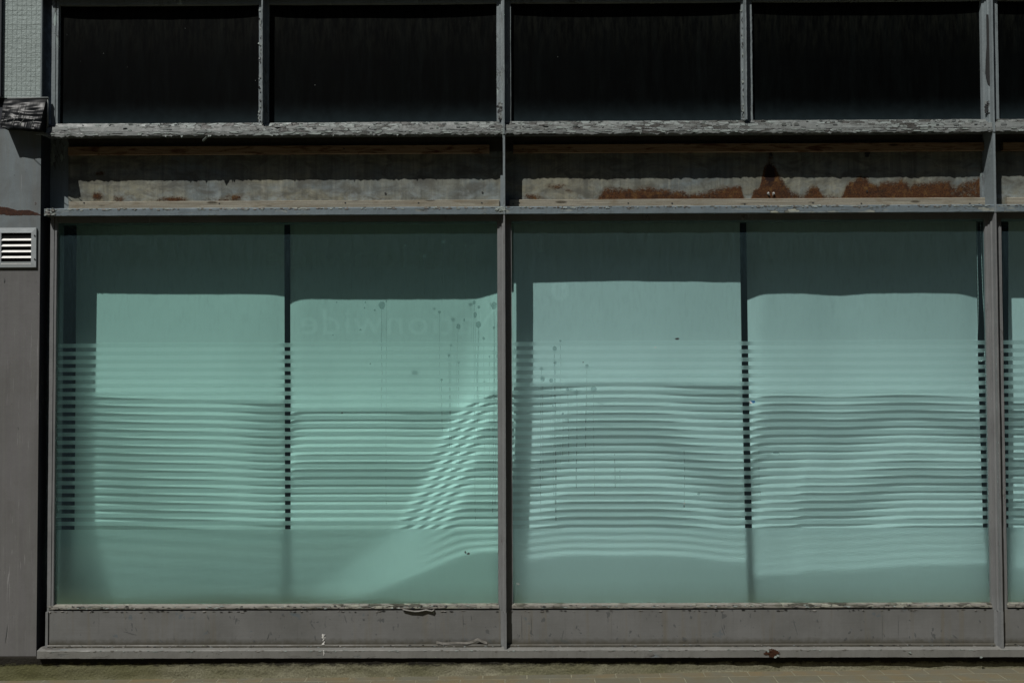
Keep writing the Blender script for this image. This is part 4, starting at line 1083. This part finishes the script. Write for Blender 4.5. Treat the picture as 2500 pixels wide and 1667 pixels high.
# black plastic membrane wrapped round the pier foot
b = B('membrane', 'flake_grey'); nx, nz = 70, 50; vs = []; fs = []
xa, xb = X(0, 270, PIL - .08), X(97, 270, PIL - .08)
for i in range(nx + 1):
    s_ = i / nx
    for j in range(nz + 1):
        v = j / nz
        z = Z(237, PIL) + (Z(lerp_tab([(0, 303), (1, 311)], s_), PIL - .08) - Z(237, PIL)) * v
        y = PIL - .012 - .068 * v ** 0.8 + .0065 * mnoise.noise(Vector((s_ * 3.0 + v, v * 7, 4))) * (0.3 + v) + .0008 * mnoise.noise(Vector((s_ * 9, v * 6, 9))) * v
        x = xa + (xb - xa) * s_ - (0.012 * (1 - v) if s_ < .01 else 0)
        z += .0016 * mnoise.noise(Vector((s_ * 30, v, 0))) * v
        vs.append((x, y, z))
for i in range(nx):
    for j in range(nz): fs.append((i * (nz + 1) + j, i * (nz + 1) + j + 1, (i + 1) * (nz + 1) + j + 1, (i + 1) * (nz + 1) + j))
b.add(vs, fs)
# ends and underside back to the wall
L = [vs[j] for j in range(nz + 1)]; Rr = [vs[nx * (nz + 1) + j] for j in range(nz + 1)]
for E in (L, Rr):
    b.add([*E, *[(p[0], PIL + .002, p[2]) for p in E]], [(j, j + 1, nz + 2 + j, nz + 1 + j) for j in range(nz)])
bt = [vs[i * (nz + 1) + nz] for i in range(nx + 1)]
b.add([*bt, *[(p[0], PIL + .002, p[2] + .004) for p in bt]], [(i, i + 1, nx + 2 + i, nx + 1 + i) for i in range(nx)])
b.cur = 1
b.box(xa, xb + .006, PIL - .014, PIL, Z(238, PIL), Z(233, PIL))
b.box(xb, xb + .006, PIL - .012, PIL - .001, Z(312, PIL), Z(238, PIL))
o = tag(b.build('plastic_membrane', smooth=True), 'wrinkled shiny black plastic sheet under the pale mosaic at the left edge', 'plastic sheet')
b = B('flake_grey')
for px in (28, 50, 76):
    a = P(px, 304, PIL - .082); b.tube([a, a + Vector((.022, -.028, .007)), a + Vector((.044, -.05, .017))], .0016, 5)
for px, py in ((14, 300), (42, 292)):
    a = P(px, py, PIL - .075); c = P(px + 9, py - 22, PIL - .070); b.tube([a, c], .0007, 5)
b.build('loose_strand', o)

# ------------------------------------------------------------------ vent grille
gx1 = X(87.5, 600, PIL - .012); gx0 = X(-12, 600, PIL - .012); gz1_, gz0_ = Z(561, PIL - .012), Z(657.5, PIL - .012)
gz1_, gz0_ = P(60, 556, PIL - .012).z, P(60, 652.5, PIL - .012).z
ix0, ix1 = X(2.5, 600, PIL - .012), X(76, 600, PIL - .012); iz1, iz0 = P(40, 568.5, PIL - .012).z, P(40, 639, PIL - .012).z
t = thing('vent_grille', 'square aluminium louvred vent grille on the grey pilaster at the left edge', 'vent', ((gx0 + gx1) / 2, PIL - .006, gz0_))
b = B('alu'); y0, y1 = PIL - .012, PIL - .0005
b.v = []; O = [(gx0, gz0_), (gx1, gz0_), (gx1, gz1_), (gx0, gz1_)]; I = [(ix0, iz0), (ix1, iz0), (ix1, iz1), (ix0, iz1)]
for j in range(4):
    j2 = (j + 1) % 4; sh = .0004 * j
    v = [O[j], O[j2], I[j2], I[j]]
    cxm = [(p[0], y0 - sh * 0 + (0.0025 if q < 2 else 0.0), p[1]) for q, p in enumerate(v)]
    b.add(cxm + [(p[0], y1, p[1]) for p in v], [(0, 1, 2, 3), (0, 4, 5, 1), (1, 5, 6, 2), (2, 6, 7, 3), (3, 7, 4, 0)])
b.build('frame', t)
b = B('black'); b.box(ix0 - .002, ix1 + .002, PIL - .004, PIL - .0012, iz0 - .002, iz1 + .002); 
b.build('backplate', t)
# dark recess is in front of the sheet: blades
pit = (P(40, 581, y0).z - P(40, 638, y0).z) / 4
for k in range(5):
    zf = P(40, 587.5, y0).z - k * pit
    zt_ = zf + .0075
    b = B('louvre'); b.prof([(y0 + .0005, zf), (y0 + .0005, zf + .0015), (y0 + .0075, zf + .0105), (y0 + .0078, zf + .009)], 'x', ix0, ix1, 12, .0002, k)
    b.build('louvre', t)
for px, py in ((84, 575), (84, 632.5)):
    b = B('screw'); b.disc(P(px, py, y0 - .001), .0032, .0036, 10, .1, 2, .002); b.build('screw', t)

# ------------------------------------------------------------------ unseen building added across the street to cut sky light and darken reflections
t = thing('added_opposite_building', 'added unseen brick building opposite that darkens the glass reflections', 'building', (0, -11, gz(0)))
b = B('brick'); b.box(-22, 22, -17, -11, gz(0) - .5, 12.0); b.build('wall', t)
for fl in range(4):
    for k in range(-7, 8):
        b = B('blackpane', 'inner_wall'); x = k * 2.8; z = 1.2 + fl * 2.8
        b.box(x - .6, x + .6, -11.02, -10.99, z, z + 1.5); b.build('window', t)
b = B('shopwall'); b.box(-22.1, 22.1, -11.15, -10.95, 12.0, 12.3); b.build('cornice', t)
# ------------------------------------------------------------------ wall above the front
b = B('shopwall'); b.box(xq1 + .02, XR + .3, -.03, .4, zTL + .056, zTL + 3.0)
tag(b.build('upper_wall'), 'plain wall above the shopfront out of the top of the picture', 'wall')
